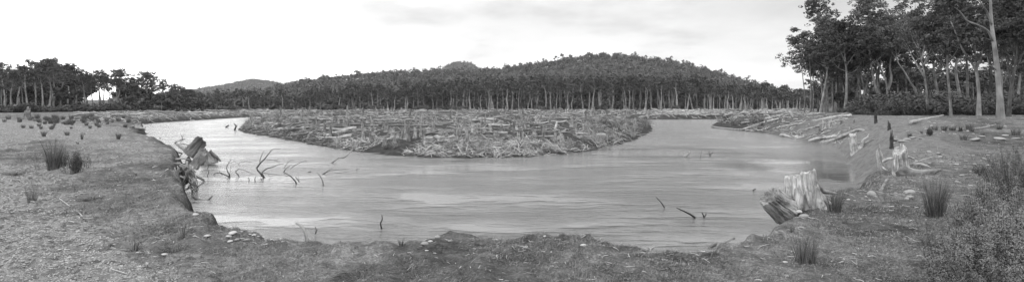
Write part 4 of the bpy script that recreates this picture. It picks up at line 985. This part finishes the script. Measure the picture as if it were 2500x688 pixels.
simple('short pale splinter on the stony ground by the hooked stump', [(2258, 391), (2268, 386), (2280, 382)], [1.6, 2, 1], 'pale', 'driftwood_stick', 'stick')

# left bank: toppled stumps and the hanging roots
zb = lambda x, y: (380 + x / 3.44, 310 + y / 3.44)
D1 = 20.5; q = D1 / F; base = at(464, 375, D1)
big_stump('cut_stump', 'square cut stump tipped right at the top of the left bank', base, 14 * q, 15 * q, 38 * q, 61, (0, math.radians(38), .4), 'stumpg', 60, 18, jag=.12, slope=.2, fis=.18, flutes=4)
D1 = 18.8; q = D1 / F; base = at(474, 406, D1)
big_stump('leaning_log_stump', 'second cut stump leaning over the water below the square one', base, 9.5 * q, 12 * q, 40 * q, 62, (0, math.radians(28), .4), 'stumpg', 60, 18, jag=.12, slope=.2, fis=.18, flutes=4)
D1 = 23.5; q = D1 / F; base = at(512, 397, D1)
big_stump('rooted_stump', 'broken root crown standing in the water beside the cut stumps', base, 8 * q, 20 * q, 30 * q, 63, (0, math.radians(-10), .4), 'stumpg', 60, 18, jag=.35, slope=.3, fis=.2, flutes=5,
          roots=[([at(515, 372, D1), at(527, 382, D1), at(539, 393, D1)], [4 * q, 3.4 * q, 2 * q]), ([at(506, 380, D1), at(500, 390, D1 - .2), at(488, 402, D1 - .3)], [4 * q, 4 * q, 3 * q]), ([at(512, 372, D1), at(516, 366, D1)], [3 * q, 1.5 * q])], root_mat='grey')
simple('short white log lying on the left bank behind the cut stump', [(431, 352), (442, 358), (455, 368)], [3, 4, 5], 'pale', 'driftwood_log', 'log')
simple('spiky bleached branch behind the short white log', [(428, 350), (436, 340), (441, 326)], [2.2, 1.5, .7], 'grey', base=None, more=[([(436, 344), (446, 340), (453, 339)], [1.4, .6]), ([(434, 346), (424, 342), (420, 336)], [1.4, .6]), ([(440, 346), (446, 334), (442, 330)], [1.2, .6]), ([(440, 350), (452, 352), (462, 355)], [1.6, .8])])
Dw = 16.6
def soil_lump(u, v, D, sx, sy, sz, seed):
    me = stone_mesh(seed, 'soil', 4, 1.0, .2); o = me
    return me
e = empty('root_wad', at(448, 440, Dw), 0, 'dark tangle of exposed tree roots hanging from the left bank', 'roots')
g = np.random.default_rng(5); org = Vector(at(448, 440, Dw))
wad = [[(150, 300), (190, 310), (240, 345), (300, 390), (345, 440), (352, 480)], [(180, 300), (260, 330), (320, 380), (340, 440), (330, 520)], [(130, 400), (160, 410), (195, 412)], [(220, 350), (260, 390), (280, 450), (250, 480), (215, 490)], [(240, 410), (235, 460), (205, 510), (215, 545)],
       [(190, 490), (230, 465), (270, 455), (310, 470), (350, 500)], [(255, 400), (300, 430), (330, 470), (352, 530)], [(215, 540), (250, 560), (300, 555), (350, 530)], [(120, 340), (135, 390), (125, 440)], [(160, 340), (170, 400), (165, 470)], [(185, 330), (200, 380), (195, 440), (220, 500)],
       [(290, 500), (310, 540), (340, 570)], [(300, 560), (320, 520), (350, 510)], [(250, 350), (300, 350), (335, 380)], [(170, 270), (230, 265), (300, 275)], [(225, 520), (260, 520), (285, 500), (300, 460)], [(145, 430), (180, 460), (190, 500)], [(200, 300), (215, 340), (210, 400), (240, 440)], [(310, 400), (300, 450), (320, 500)], [(240, 560), (280, 590), (330, 575)]]
for _ in range(22):
    x0, y0 = g.uniform(120, 320), g.uniform(290, 420) ; wad.append([(x0, y0), (x0 + g.normal() * 20, y0 + 40), (x0 + 15 + g.normal() * 35, y0 + 90), (min(x0 + 40 + g.normal() * 40, 350), y0 + 140)])
for i, w_ in enumerate(wad):
    dd = -.75 + .45 * g.random()
    pts = [Vector(at(*zb(x_, y_), Dw + dd - (.1 if k_ % 2 else 0))) - org for k_, (x_, y_) in enumerate(w_)]
    r_ = g.uniform(1.2, 3.0) * Dw / F
    child(e, 'root', tube_mesh('root', [(pts, [r_ * 1.2, r_, r_ * .8, r_ * .45])], M[['grey', 'pale', 'pale', 'grey'][i % 4]], 7, 14, .25, i))
simple('curved root prong sweeping over the water below the root tangle', [(472, 478), (482, 486), (497, 489), (509, 487), (519, 477)], [4, 3.8, 3.2, 2.4, 1.2], 'grey', 'bare_root', 'root', base=487, more=[([(506, 488), (513, 485), (517, 481)], [1.8, .8])])
for (u, v, lab) in [(394, 338, 'small ragged stump in the low mound above the left bend')]:
    p = ground(u, v); q = p.y / F
    tag(link('tree_stump', stump_mesh(75, 5 * q, 9 * q, 13 * q, na=28, nz=10, mat='stumpg', jag=.3, slope=.3), None, (p.x, p.y, h1(p.x, p.y) - .03)), lab, 'tree stump')
simple('long thin grey root lying flat on the left bank', [(385, 372), (405, 370), (425, 370), (445, 374)], [1.2, 2, 2.2, 1.5], 'grey', 'bare_root', 'root')
simple('branch pile piece pointing up at the left river bend', [(322, 309), (335, 303), (345, 298)], [1.5, 1.2, .6], 'pale', more=[([(330, 306), (326, 299)], [1, .5]), ([(335, 304), (348, 308)], [1.2, .6])])
simple('slanting pale stub right of the cut stump at the left bend', [(350, 315), (352, 309), (349, 304)], [3, 2.8, 2.2], 'pale', 'driftwood_post', 'post')

# near shore pieces
simple('white weathered log lying on the lip of the near bank', [(1416, 573), (1432, 576), (1446, 581), (1456, 584)], [4, 5.5, 4.5, 2], 'pale', 'driftwood_log', 'log')
simple('cracked driftwood chunk on the near bank, right of the white log', [(1562, 604), (1572, 607), (1582, 611)], [3, 6, 4], 'grey', 'driftwood_log', 'log')
simple('white twig prong beside the cracked driftwood chunk', [(1588, 612), (1590, 606), (1597, 602)], [2.2, 2, 1.2], 'pale', more=[([(1590, 607), (1586, 603)], [1.2, .6])])
simple('thin dark twig leaning out over the near bank', [(1619, 620), (1625, 614), (1629, 609)], [1.2, .7], 'dark')
simple('bone white curved stick on the near right turf', [(1900, 563), (1911, 565), (1917, 573), (1920, 586)], [1.2, 2.4, 3.6, 2], 'pale', 'driftwood_stick', 'stick')
simple('weathered log end on the right lip of the near bank', [(1766, 593), (1778, 588), (1792, 581)], [3, 4, 3], 'pale', 'driftwood_log', 'log')
simple('grey log butt lower on the right lip of the near bank', [(1731, 605), (1740, 598), (1748, 594)], [3, 4.5, 3], 'grey', 'driftwood_log', 'log')
simple('long thin bleached stick lying left of the double rush clump', [(1883, 607), (1905, 608), (1925, 611), (1943, 612)], [1, 1.6, 2, 1.4], 'pale', 'driftwood_stick', 'stick')
simple('short curved stick above the long thin bleached stick', [(1850, 606), (1860, 600), (1878, 595)], [1.2, 1.8, .8], 'pale', 'driftwood_stick', 'stick')
simple('pale branching driftwood right of the double rush clump', [(2030, 615), (2042, 613), (2056, 607)], [2.5, 2.5, 1.5], 'pale', 'driftwood_stick', 'stick', more=[([(2036, 614), (2032, 608)], [1.6, 1]), ([(2044, 612), (2054, 613)], [1.5, .8])])
simple('small white forked twig standing in the right turf', [(2093, 652), (2092, 642), (2091, 632)], [1.6, 1.6, 1], 'pale', 'driftwood_stick', 'stick', more=[([(2092, 645), (2084, 639), (2079, 635)], [1.1, .6])])
simple('flat pale stick pair on the right turf', [(2118, 626), (2130, 624), (2140, 627)], [1.6, 2, 1], 'pale', 'driftwood_stick', 'stick')
simple('little white twig pair low on the right turf', [(2024, 670), (2030, 664), (2035, 659)], [1.4, 1.4, .8], 'pale', 'driftwood_stick', 'stick')
simple('thin white twig low on the near right turf', [(1886, 649), (1896, 653), (1908, 644)], [1, 1.2, .8], 'pale', 'driftwood_stick', 'stick')
simple('pale stick in the left foreground gravel', [(270, 656), (290, 661), (314, 669)], [1.2, 1.6, 1.2], 'pale', 'driftwood_stick', 'stick')
simple('long thin stick line crossing the left gravel', [(145, 484), (170, 503), (190, 517), (204, 530)], [1, 1.3, 1.5, 1], 'pale', 'driftwood_stick', 'stick')
simple('thin stick below the long stick line in the gravel', [(255, 557), (268, 564), (280, 571)], [1, 1.3, 1], 'pale', 'driftwood_stick', 'stick')
simple('crooked stick beside the little twiggy plant', [(445, 576), (462, 579), (480, 581)], [1.2, 1.8, 1], 'grey', 'driftwood_stick', 'stick')
simple('thin white stick on the turf left of the shore stones', [(325, 604), (338, 611), (348, 622)], [1, 1.2, .7], 'pale', 'driftwood_stick', 'stick')
# stones of the near shore
for (u, v, r, lab, pale) in [(568, 571, 12, 'largest rounded white stone of the left shore group', True), (559, 578, 8, 'white stone touching the largest one on the left', True), (579, 586, 8, 'rounded stone just below the largest white stone', False), (592, 583, 6, 'grey stone right of the largest white stone', False), (602, 587, 8, 'flat stone at the right of the shore group', False), (562, 590, 7, 'flat white stone lowest in the shore group', True),
                             (477, 525, 8, 'lone white stone on the turf near the root prong', True), (506, 577, 9, 'pale flat stone left of the shore group', True), (402, 622, 8, 'sharp pale stone beside the dark dead clump', True), (383, 424, 5, 'small pale stone by the top of the root tangle', False),
                             (1037, 597, 11, 'rounded pale stone at the near middle shore', False), (1051, 590, 7, 'small white stone behind the rounded pale stone', True), (1425, 600, 9, 'white stone lying below the white weathered log', True), (1213, 585, 4, 'small pale pebble on the middle shore', True), (1068, 581, 9, 'ragged whitish clod above the small white stone', False), (1042, 612, 5, 'little flat pebble in the middle turf', True),
                             (1806, 588, 13, 'flat white stone on the right lip by the log end', True), (1917, 640, 6, 'pale stone left of the double rush clump', True), (1920, 674, 7, 'dull half buried stone in the lower right turf', False), (1738, 597, 5, 'pebble beside the grey log butt', False)]:
    stone(u, v, r, lab, pale, .7)
for (u, v, r) in [(545, 533, 6), (553, 537, 5), (548, 529, 4), (590, 566, 5), (596, 562, 4), (620, 574, 6), (631, 577, 4), (643, 580, 5), (655, 583, 6), (663, 585, 4), (672, 587, 6), (560, 543, 5), (611, 572, 4), (690, 590, 4), (572, 552, 3)]:
    stone(u, v, r, 'small pale stone in the row along the left waterline', rnd.random() < .6, .7, group='small stones along the left waterline')
stone(1251, 584, 6, 'white chip standing at the middle shore edge', True, .8)
stone(1330, 577, 4, 'pale pebble at the shore left of the white weathered log', True)

# countable cobbles of the gravel bar and of the stony right ground
def cobbles(n, reg, rpx, label, group, vp=1.0):
    for i in range(n):
        u = rnd.uniform(reg[0], reg[1]); v = reg[2] + (reg[3] - reg[2]) * rnd.random() ** vp
        if reg[0] < 10 and v < 400 + (u - 20) * .66: continue
        stone(u, v, rnd.uniform(*rpx), label, rnd.random() < .25, .7, group=group)
cobbles(190, (0, 430, 440, 690), (2.2, 5.5), 'rounded pale cobble half sunk in the left foreground gravel', 'cobbles of the gravel bar', .8)
cobbles(34, (2210, 2470, 296, 330), (2, 4), 'small grey stone on the stony ground below the right forest', 'stones below the right forest')
cobbles(22, (2280, 2440, 380, 440), (2, 5), 'small pale stone on the bare track right of the rushes', 'stones on the bare track')
cobbles(18, (2060, 2320, 470, 500), (2, 5), 'small pale stone on the turf behind the tall rushes', 'stones on the right turf')
cobbles(12, (2220, 2300, 370, 405), (3, 6), 'small stone among the roots of the hooked stump', 'stones by the hooked stump')

# ------------------------------------------------------------------ gravel, turf and litter one could not count
def region_points(n, reg, vp=1.0, seed=0):
    g = np.random.default_rng(seed); u = g.uniform(reg[0], reg[1], n); v = reg[2] + (reg[3] - reg[2]) * g.random(n) ** vp
    D = (E - .8) * F / (v - HZ); x = (u - CX) / F * D; return x, D, u, v, g
def gravel(name, n, reg, rpx, line, mat, label, vp=1.0, seed=3):
    x, y, u, v, g = region_points(n, reg, vp, seed)
    dens = fbm(x * .8, y * .8, 3, 9)
    ok = (dens > .42) if not line else ((v > 395 + (u - 10) * .70 + (fbm(x * 1.5, y * 1.5, 3, 4) - .5) * 130))
    z, sd, _, _ = H(x, y, True); ok &= sd > .3
    x, y, z = x[ok], y[ok], z[ok]; n = len(x); r = g.uniform(*rpx, n) ** 1.0 * y / F
    # eight-cornered worn pebble
    th = np.arange(6) / 6 * 6.28
    ring0 = np.stack([np.cos(th), np.sin(th), np.zeros(6)], 1); ring1 = np.stack([np.cos(th) * .62, np.sin(th) * .62, np.full(6, .55)], 1); top = np.array([[0, 0, .68]])
    B = np.concatenate([ring0, ring1, top])
    Vv = B[None] * (1 + .25 * (g.random((n, 13, 1)) - .5)); sc_ = np.stack([np.ones(n), g.uniform(.6, 1, n), g.uniform(.6, 1.1, n)], 1)
    Vv = Vv * sc_[:, None]; a = g.random(n) * 6.28; c, s = np.cos(a)[:, None], np.sin(a)[:, None]
    Vv = np.stack([Vv[..., 0] * c - Vv[..., 1] * s, Vv[..., 0] * s + Vv[..., 1] * c, Vv[..., 2]], -1) * r[:, None, None] + np.stack([x, y, z - r * .1], 1)[:, None]
    j = np.arange(6); j2 = (j + 1) % 6
    Q = np.stack([j, j2, 6 + j2, 6 + j], 1); T = np.stack([6 + j, 6 + j2, np.full(6, 12)], 1)
    o = (np.arange(n) * 13)[:, None, None]
    me = to_mesh(name, Vv.reshape(-1, 3), [(Q[None] + o).reshape(-1, 4), (T[None] + o).reshape(-1, 3)], M[mat])
    tag(link(name, me), label, 'gravel', kind='stuff')
gravel('gravel_bar', 16000, (-60, 470, 400, 700), (.8, 2.9), True, 'gravel', 'pale river gravel covering the left foreground', .8)
gravel('gravel_thin', 2600, (-60, 380, 300, 420), (.9, 2.2), False, 'gravel', 'thin gravel on the bare left bank', 1.0, 5)
gravel('gravel_right', 1500, (2080, 2500, 290, 470), (.6, 1.7), False, 'gravel', 'small stones scattered on the right ground', 1.2, 6)
gravel('gravel_turf', 1300, (420, 2400, 500, 690), (.7, 2.0), False, 'gravel', 'tiny pebbles in the near turf', 1.0, 7)
def turf(name, n, reg, hpx, mat, label, seed, thr=.45, vp=1.0, lay=.5):
    x, y, u, v, g = region_points(n, reg, vp, seed)
    z, sd, w, _ = H(x, y, True)
    d = fbm(x * 1.3, y * 1.3, 4, 13); ok = (sd > w * .6) & (d > thr + .12 * (g.random(n) - .5)) & ~((u < 430) & (v > 420 + (u - 10) * .7) & (g.random(n) < .75))
    x, y, z = x[ok], y[ok], z[ok]; n = len(x); q = y / F
    L = g.uniform(*hpx, n) * q; az = g.random(n) * 6.28; el = np.clip(g.normal(lay, .45, n), .05, 1.5)
    d3 = np.stack([np.cos(az) * np.cos(el), np.sin(az) * np.cos(el), np.sin(el)], 1) * L[:, None]
    p = np.stack([x, y, z], 1); t = np.stack([-np.sin(az), np.cos(az), np.zeros(n)], 1) * (q * g.uniform(.35, .8, n))[:, None]
    Vv = np.stack([p - t, p + t, p + d3 * .6 + np.array([0, 0, .15]) * L[:, None] + t * .7, p + d3 + np.array([0, 0, -.0]) * L[:, None]], 1)
    tag(link(name, to_mesh(name, Vv.reshape(-1, 3), np.arange(4 * n).reshape(-1, 4), M[mat], smooth=False)), label, 'grass', kind='stuff')
turf('grass', 120000, (-60, 2560, 380, 700), (3, 9), 'blade', 'short patchy grass of the near banks', 1, .44, .8)
turf('dead_grass', 5000, (-60, 2560, 440, 700), (4, 14), 'rush_dead', 'pale dead grass wisps on the near banks', 2, .5, .8, .15)
def litter(n, reg, seed):
    x, y, u, v, g = region_points(n, reg, .9, seed); z, sd, w, _ = H(x, y, True); ok = sd > w
    x, y, z = x[ok], y[ok], z[ok]; n = len(x); q = y / F; L = g.uniform(5, 22, n) * q; az = g.random(n) * 6.28
    t = np.linspace(-.5, .5, 4)[None]; X = x[:, None] + np.cos(az)[:, None] * L[:, None] * t + g.normal(size=(n, 4)) * L[:, None] * .06; Y = y[:, None] + np.sin(az)[:, None] * L[:, None] * t + g.normal(size=(n, 4)) * L[:, None] * .06
    Z = H(X, Y) + (.01 + .01 * g.random((n, 4)))
    V, Fc, UV = tubes(np.stack([X, Y, Z], -1), (g.uniform(.35, .9, n) * q)[:, None] * np.array([[1, 1, .8, .5]]), 4, False)
    tag(link('twig_litter', to_mesh('twig_litter', V, Fc, M['twig'], UV)), 'bleached twigs scattered over the near turf', 'twigs', kind='stuff')
litter(900, (0, 2500, 400, 690), 8)

# ------------------------------------------------------------------ rushes and small plants
def rush_mesh(seed, n, h, rb, spread_, r=.0045, mat='rush', K=6):
    g = np.random.default_rng(seed)
    az = g.random(n) * 6.28; rr = rb * np.sqrt(g.random(n))
    p0 = np.stack([np.cos(az) * rr, np.sin(az) * rr, np.full(n, -.02)], 1)
    hh = h * (.3 + .7 * g.random(n) ** .8); az2 = az + g.normal(size=n) * .5; out = spread_ * (rr / rb * .7 + .3 * g.random(n)) * hh / h
    t = np.linspace(0, 1, K)[None]
    X = p0[:, 0:1] + np.cos(az2)[:, None] * out[:, None] * t ** 1.6; Y = p0[:, 1:2] + np.sin(az2)[:, None] * out[:, None] * t ** 1.6
    Z = p0[:, 2:3] + hh[:, None] * t * (1 - .10 * t * (out / (spread_ + 1e-6))[:, None])
    V, Fc, UV = tubes(np.stack([X, Y, Z], -1), r * (.6 + .7 * g.random((n, 1))) * np.linspace(1, .35, K)[None], 3, False)
    return to_mesh('rush', V, Fc, M[mat], UV)
def rush(u, v, hpx, wpx, label, n=260, mat='rush', seed=None, name='rush_clump', cat='rush clump', lean=.5):
    p = ground(u, v); q = p.y / F; p.z = h1(p.x, p.y)
    return tag(link(name, rush_mesh(seed or int(u), int(n * .62), hpx * q, wpx * .25 * q, wpx * lean * q, max(.0026, .34 * q), mat), None, p), label, cat)
rush(130, 414, 82, 46, 'tall rush clump, leftmost of the near left pair', 420)
rush(152, 406, 52, 26, 'short dark rush clump tucked behind the tall left clump', 200)
rush(78, 492, 44, 34, 'small dark rush clump alone on the left gravel', 150)
rush(2039, 517, 72, 46, 'thin rush clump right of the big upright stump', 190)
rush(2284, 528, 112, 74, 'largest dense rush clump on the right bank', 520)
rush(1957, 642, 92, 50, 'left half of the double rush clump in the right turf', 130, lean=.8); rush(1982, 642, 78, 34, 'right half of the double rush clump in the right turf', 110, lean=.7)
rush(2278, 655, 125, 62, 'sparse tall rush clump at the lower right beside the heath bush', 190, lean=.6)
rush(1992, 556, 20, 20, 'small rush tuft below the thin rush clump', 60); rush(2062, 545, 22, 16, 'tiny rush tuft right of the small tuft', 40); rush(1933, 566, 24, 16, 'faint rush tuft above the bone white stick', 40)
rush(980, 600, 28, 18, 'small dark rush tuft on the near middle shore', 60)
rush(107, 333, 16, 14, 'round dark tussock alone on the upper left bank', 160); rush(164, 331, 12, 14, 'small tussock right of the round dark one', 120); rush(200, 340, 21, 8, 'thin upright tussock on the upper left bank', 60); rush(289, 340, 19, 14, 'dark tussock near the left bend', 140); rush(190, 352, 9, 6, 'tiny tuft left of the near rush pair top', 40)
rush(270, 601, 18, 8, 'little dark tuft in the left foreground gravel', 30)
for i, (u, v, h_) in enumerate([(1645, 672, 20), (1395, 672, 40), (1402, 676, 46), (1411, 674, 44), (1420, 678, 30), (1430, 676, 34), (1440, 680, 24), (1385, 680, 20)][1:]):
    p = ground(u, min(v + 6, 686)); q = p.y / F
    tag(link('dry_stalk', tube_mesh('dry_stalk', [([(0, 0, -.02), (.01, 0, h_ * .5 * q), (.015, .01, h_ * q)], [.004, .003, .002])], M['twigd'], 4, 6, .1, i), None, p), 'thin dry upright stalk at the bottom middle edge', 'stalk', 'dry stalks at the bottom edge')
tk = Kind([tag(link('tussock', rush_mesh(40 + i, 90, 1.0, .3, .34, .018, 'rush')), 't', 'tussock') for i in range(4)])
for i in range(86):
    u = rnd.gauss(150, 55) if i < 56 else rnd.uniform(10, 345); v = rnd.uniform(288, 307) if i < 56 else rnd.uniform(284, 318)
    if u < 5 or u > 350: continue
    p = ground(u, v); s = rnd.uniform(6, 14) / F * p.y
    tk.put(i % 4, (p.x, p.y, h1(p.x, p.y)), rnd.random() * 6, s * 1.1, 'rush tussock in the broad belt across the far left bank', 'tussocks of the far left bank', sz=s)
for i, (u, v, h_) in enumerate([(2221, 334, 12), (2282, 318, 14), (2305, 319, 16), (2325, 319, 15), (2365, 316, 16), (2372, 322, 12), (2353, 342, 18), (2440, 316, 14), (2480, 330, 20), (2250, 326, 8), (2400, 330, 10)]):
    p = ground(u, v); s = h_ / F * p.y
    tk.put(i % 4, (p.x, p.y, h1(p.x, p.y)), i, s * 1.2, 'small dark tussock on the plain below the right forest', 'tussocks of the right plain', sz=s)
tk.finish()
def bush(u, v, hpx, wpx, label, n, ls, mat, seed, name='shrub', cat='shrub'):
    p = ground(u, v); q = p.y / F; p.z = h1(p.x, p.y)
    V, Q = shrub_mesh(seed, n, 1); V, Q = shrub_mesh(seed, n, ls / (hpx * q))
    e = empty(name, p, 0, label, cat); o = child(e, 'foliage', to_mesh('foliage', V, Q, M[mat], smooth=False)); o.scale = (wpx * q * .62, wpx * q * .62, hpx * q / 1.15)
    g = np.random.default_rng(seed)
    child(e, 'stem', tube_mesh('stem', [([(0, 0, -.02), tuple(g.normal(size=3) * .1 * hpx * q + np.array([0, 0, .4 * hpx * q])), tuple(g.normal(size=3) * .25 * wpx * q + np.array([0, 0, .8 * hpx * q]))], [.008, .003]) for _ in range(9)], M['barkd'], 4, 6, .1, seed))
    return e
bush(184, 422, 58, 42, 'bushy dark shrub, right of the tall left rush clump', 3600, .035, 'leaf_dark', 90)
rush(184, 423, 66, 42, 'upright rush stems growing through the bushy dark shrub', 120)
bush(2271, 332, 22, 16, 'dark upright shrub on the plain above the hooked stump', 900, .06, 'leaf_dark', 91)
bush(2392, 428, 28, 30, 'small glossy dark plant right of the bare track', 500, .045, 'leaf_dark', 92)
# twiggy seedling and dead clumps
def dead_clump(u, v, hpx, wpx, label, seed, mat='rush', n=260):
    p = ground(u, v); q = p.y / F; p.z = h1(p.x, p.y)
    return tag(link('dead_clump', brush_mesh(seed, n, hpx * q, wpx * .5 * q, max(.003, .4 * q), mat, 3, 5, .8, .9 if n > 100 else .25), None, p), label, 'dead plant')
dead_clump(428, 612, 13, 62, 'dark flattened dead clump on the left turf', 93, 'rush')
dead_clump(893, 682, 13, 120, 'wide dark mound of dead grass at the bottom middle left', 94, 'rush', 1100)
dead_clump(40, 424, 6, 40, 'flat dark dead tuft at the left edge', 95, 'twigd')
dead_clump(225, 485, 7, 34, 'flat dark tuft in the turf above the gravel', 97, 'twigd')
dead_clump(445, 580, 34, 40, 'little leafless twiggy plant on the left turf', 96, 'twigd', 16)
dead_clump(330, 612, 22, 44, 'sparse dry plant at the edge of the gravel', 98, 'twigd', 50)

# heath bushes of the right corner: upright shoots clothed in tiny leaves
def heath_mesh(seed, shoots, h, w, ls, per=110):
    g = np.random.default_rng(seed); C = []; N = []; P = []; R = []
    for i in range(shoots):
        az = g.random() * 6.28; rr = w * math.sqrt(g.random()); base = np.array([math.cos(az) * rr * .5, math.sin(az) * rr * .5, 0])
        hh = h * (1 - .45 * (rr / w) ** 2) * g.uniform(.65, 1.05); tip = np.array([math.cos(az) * rr, math.sin(az) * rr, hh]) + g.normal(size=3) * .03
        mid = (base + tip) / 2 + np.array([0, 0, -.05 * h]); P.append(resample([base, mid, tip], 6)); R.append(np.linspace(.007, .002, 6))
        t = 1 - g.random(per) ** 1.3 * .7; path = resample([base, mid, tip], 21)
        pc = path[(t * 20).astype(int)]; d = g.normal(size=(per, 3)); d /= np.linalg.norm(d, axis=1, keepdims=True)
        rad = (.012 + .05 * (1 - t) ** .7 + .01)[:, None]
        C.append(pc + d * rad * g.random((per, 1)) ** .4 * 1.3 + np.array([0, 0, .5]) * rad * 0); N.append(d + np.array([0, 0, .6]))
    V, Q = leafs(np.concatenate(C), np.concatenate(N), ls * g.uniform(.7, 1.3, shoots * per), .5, seed)
    return V, Q, P, R
for i, (u, v, D, h_, w_, shoots, lab) in enumerate([
        (2372, 690, 4.9, .62, .34, 150, 'large grey green heath bush filling the lower right corner'), (2458, 690, 5.0, .78, .32, 150, 'heath bush at the corner, tallest shoots against the right edge'), (2325, 700, 4.7, .40, .22, 80, 'low heath bush at the left foot of the corner bushes'),
        (2420, 600, 6.3, .75, .42, 150, 'heath bush behind the corner bushes, wide and even'), (2482, 560, 7.2, .95, .45, 150, 'dark tall heath bush behind, reaching up the right edge'), (2530, 640, 5.6, .9, .45, 120, 'heath bush cut by the right edge of the view'), (2490, 480, 9.6, .85, .6, 130, 'heath thicket beside the bare track at the right edge'), (2445, 520, 8.2, .45, .35, 90, 'low heath bush bordering the right end of the track')]):
    x = (u - CX) / F * D; z = h1(x, D)
    V, Q, P, R = heath_mesh(600 + i, shoots, h_ * 1.15, w_, .010 + .0010 * D, 300)
    e = empty('heath_bush', (x, D, z - .03), 0, lab, 'bush')
    child(e, 'foliage', to_mesh('heath_foliage', V, Q, M['heath'] if i not in (4,) else M['leaf'], smooth=False))
    Vt, Fc, UV = tubes(P, R, 4, False); child(e, 'stem', to_mesh('heath_stem', Vt, Fc, M['barkd'], UV))
rush(2395, 560, 150, 50, 'thin dry stems rising through the heath bushes', 40, 'rush_dead', 990, lean=.5)
rush(2455, 500, 150, 90, 'tall bare twigs against the right edge above the heath', 60, 'rush_dead', 991, lean=.5)
rush(2345, 600, 120, 60, 'sparse dry stems between the rushes and the heath bushes', 34, 'rush_dead', 992, lean=.6)

# ------------------------------------------------------------------ sky, sun, air, camera
world = bpy.data.worlds.new('World'); sc.world = world; world.use_nodes = True
nt = world.node_tree; bg = nt.nodes['Background']
SUN_EL, SUN_AZ = 48, 140
sky = nd(nt, 'ShaderNodeTexSky', sky_type='NISHITA', sun_disc=False); sky.sun_elevation = math.radians(SUN_EL); sky.sun_rotation = math.radians(SUN_AZ)
bw = nd(nt, 'ShaderNodeRGBToBW'); nt.links.new(sky.outputs[0], bw.inputs[0])
tc = nd(nt, 'ShaderNodeTexCoord'); sx = nd(nt, 'ShaderNodeSeparateXYZ'); nt.links.new(tc.outputs['Generated'], sx.inputs[0])
zc = mul(nt, mul(nt, sx.outputs[2], 0.0, 'MAXIMUM'), .16, 'ADD')
cx = mul(nt, sx.outputs[0], zc, 'DIVIDE'); cy = mul(nt, sx.outputs[1], zc, 'DIVIDE')
cb = nd(nt, 'ShaderNodeCombineXYZ'); nt.links.new(cx, cb.inputs[0]); nt.links.new(cy, cb.inputs[1])
cn = noise(nt, cb.outputs[0], .75, 6, .55)
side = ramp(nt, mul(nt, sx.outputs[0], .5, 'ADD'), [(0.0, 1.3), (.12, 1.15), (.24, .78), (.5, .64), (.78, .64), (.9, .55), (1.0, .5)]).outputs[0]   # overcast brighter towards the left
cl = ramp(nt, cn, [(.34, .68), (.48, .96), (.62, 1.10)]).outputs[0]
amt = ramp(nt, mul(nt, sx.outputs[0], .5, 'ADD'), [(.12, .1), (.26, .85), (.85, 1.0)]).outputs[0]
mxc = nd(nt, 'ShaderNodeMix', data_type='RGBA'); mxc.inputs[6].default_value = (1, 1, 1, 1); nt.links.new(amt, mxc.inputs[0]); nt.links.new(cl, mxc.inputs[7])
lowb = ramp(nt, sx.outputs[2], [(.0, 1.35), (.08, 1.25), (.17, 1.0), (.27, 1.4), (1, 1.25)]).outputs[0]
cloud = mul(nt, mul(nt, mul(nt, side, mxc.outputs[2]), lowb), 13.6)
mix = nd(nt, 'ShaderNodeMix', data_type='RGBA'); mix.inputs[0].default_value = .93
nt.links.new(bw.outputs[0], mix.inputs[6]); nt.links.new(cloud, mix.inputs[7])
nt.links.new(mix.outputs[2], bg.inputs[0]); bg.inputs[1].default_value = .11
sl = bpy.data.lights.new('sun', 'SUN'); sl.energy = 1.3; sl.angle = math.radians(14); sl.color = (1, 1, 1)
so = bpy.data.objects.new('sun', sl); col.objects.link(so)
az = math.radians(SUN_AZ); el = math.radians(SUN_EL)
d = Vector((math.sin(az) * math.cos(el), math.cos(az) * math.cos(el), math.sin(el)))
so.rotation_euler = d.to_track_quat('Z', 'Y').to_euler(); so.location = (0, -5, 20)

HAZE = True
if HAZE:
    bpy.ops.mesh.primitive_cube_add(size=1, location=(0, 1480, 148)); hb = bpy.context.object; hb.name = 'haze'; hb.scale = (8000, 4200, 304)
    m = bpy.data.materials.new('haze'); m.use_nodes = True; t = m.node_tree; t.nodes.clear()
    out = t.nodes.new('ShaderNodeOutputMaterial'); pv = t.nodes.new('ShaderNodeVolumePrincipled'); pv.inputs['Density'].default_value = .00008; pv.inputs['Color'].default_value = (1, 1, 1, 1)
    t.links.new(pv.outputs[0], out.inputs['Volume']); hb.data.materials.append(m); tag(hb, 'thin pale haze in the air', 'haze', kind='stuff')

cam = bpy.data.cameras.new('camera'); co = bpy.data.objects.new('camera', cam); col.objects.link(co); sc.camera = co
co.location = (0, 0, E); co.rotation_euler = (math.radians(90), 0, 0)
cam.sensor_fit = 'HORIZONTAL'; cam.sensor_width = 36; cam.lens = 36 * F / 2500; cam.shift_y = -(344 - HZ) / 2500; cam.clip_end = 20000; cam.clip_start = .05
vs = sc.view_settings; vs.view_transform = 'Standard'; vs.look = 'None'; vs.exposure = 0; vs.gamma = 1
sc.render.film_transparent = False
cy_ = sc.cycles; cy_.max_bounces = 5; cy_.diffuse_bounces = 3; cy_.glossy_bounces = 2; cy_.transmission_bounces = 1; cy_.volume_bounces = 0; cy_.use_denoising = True; cy_.use_adaptive_sampling = False
print('objects', len(sc.objects))
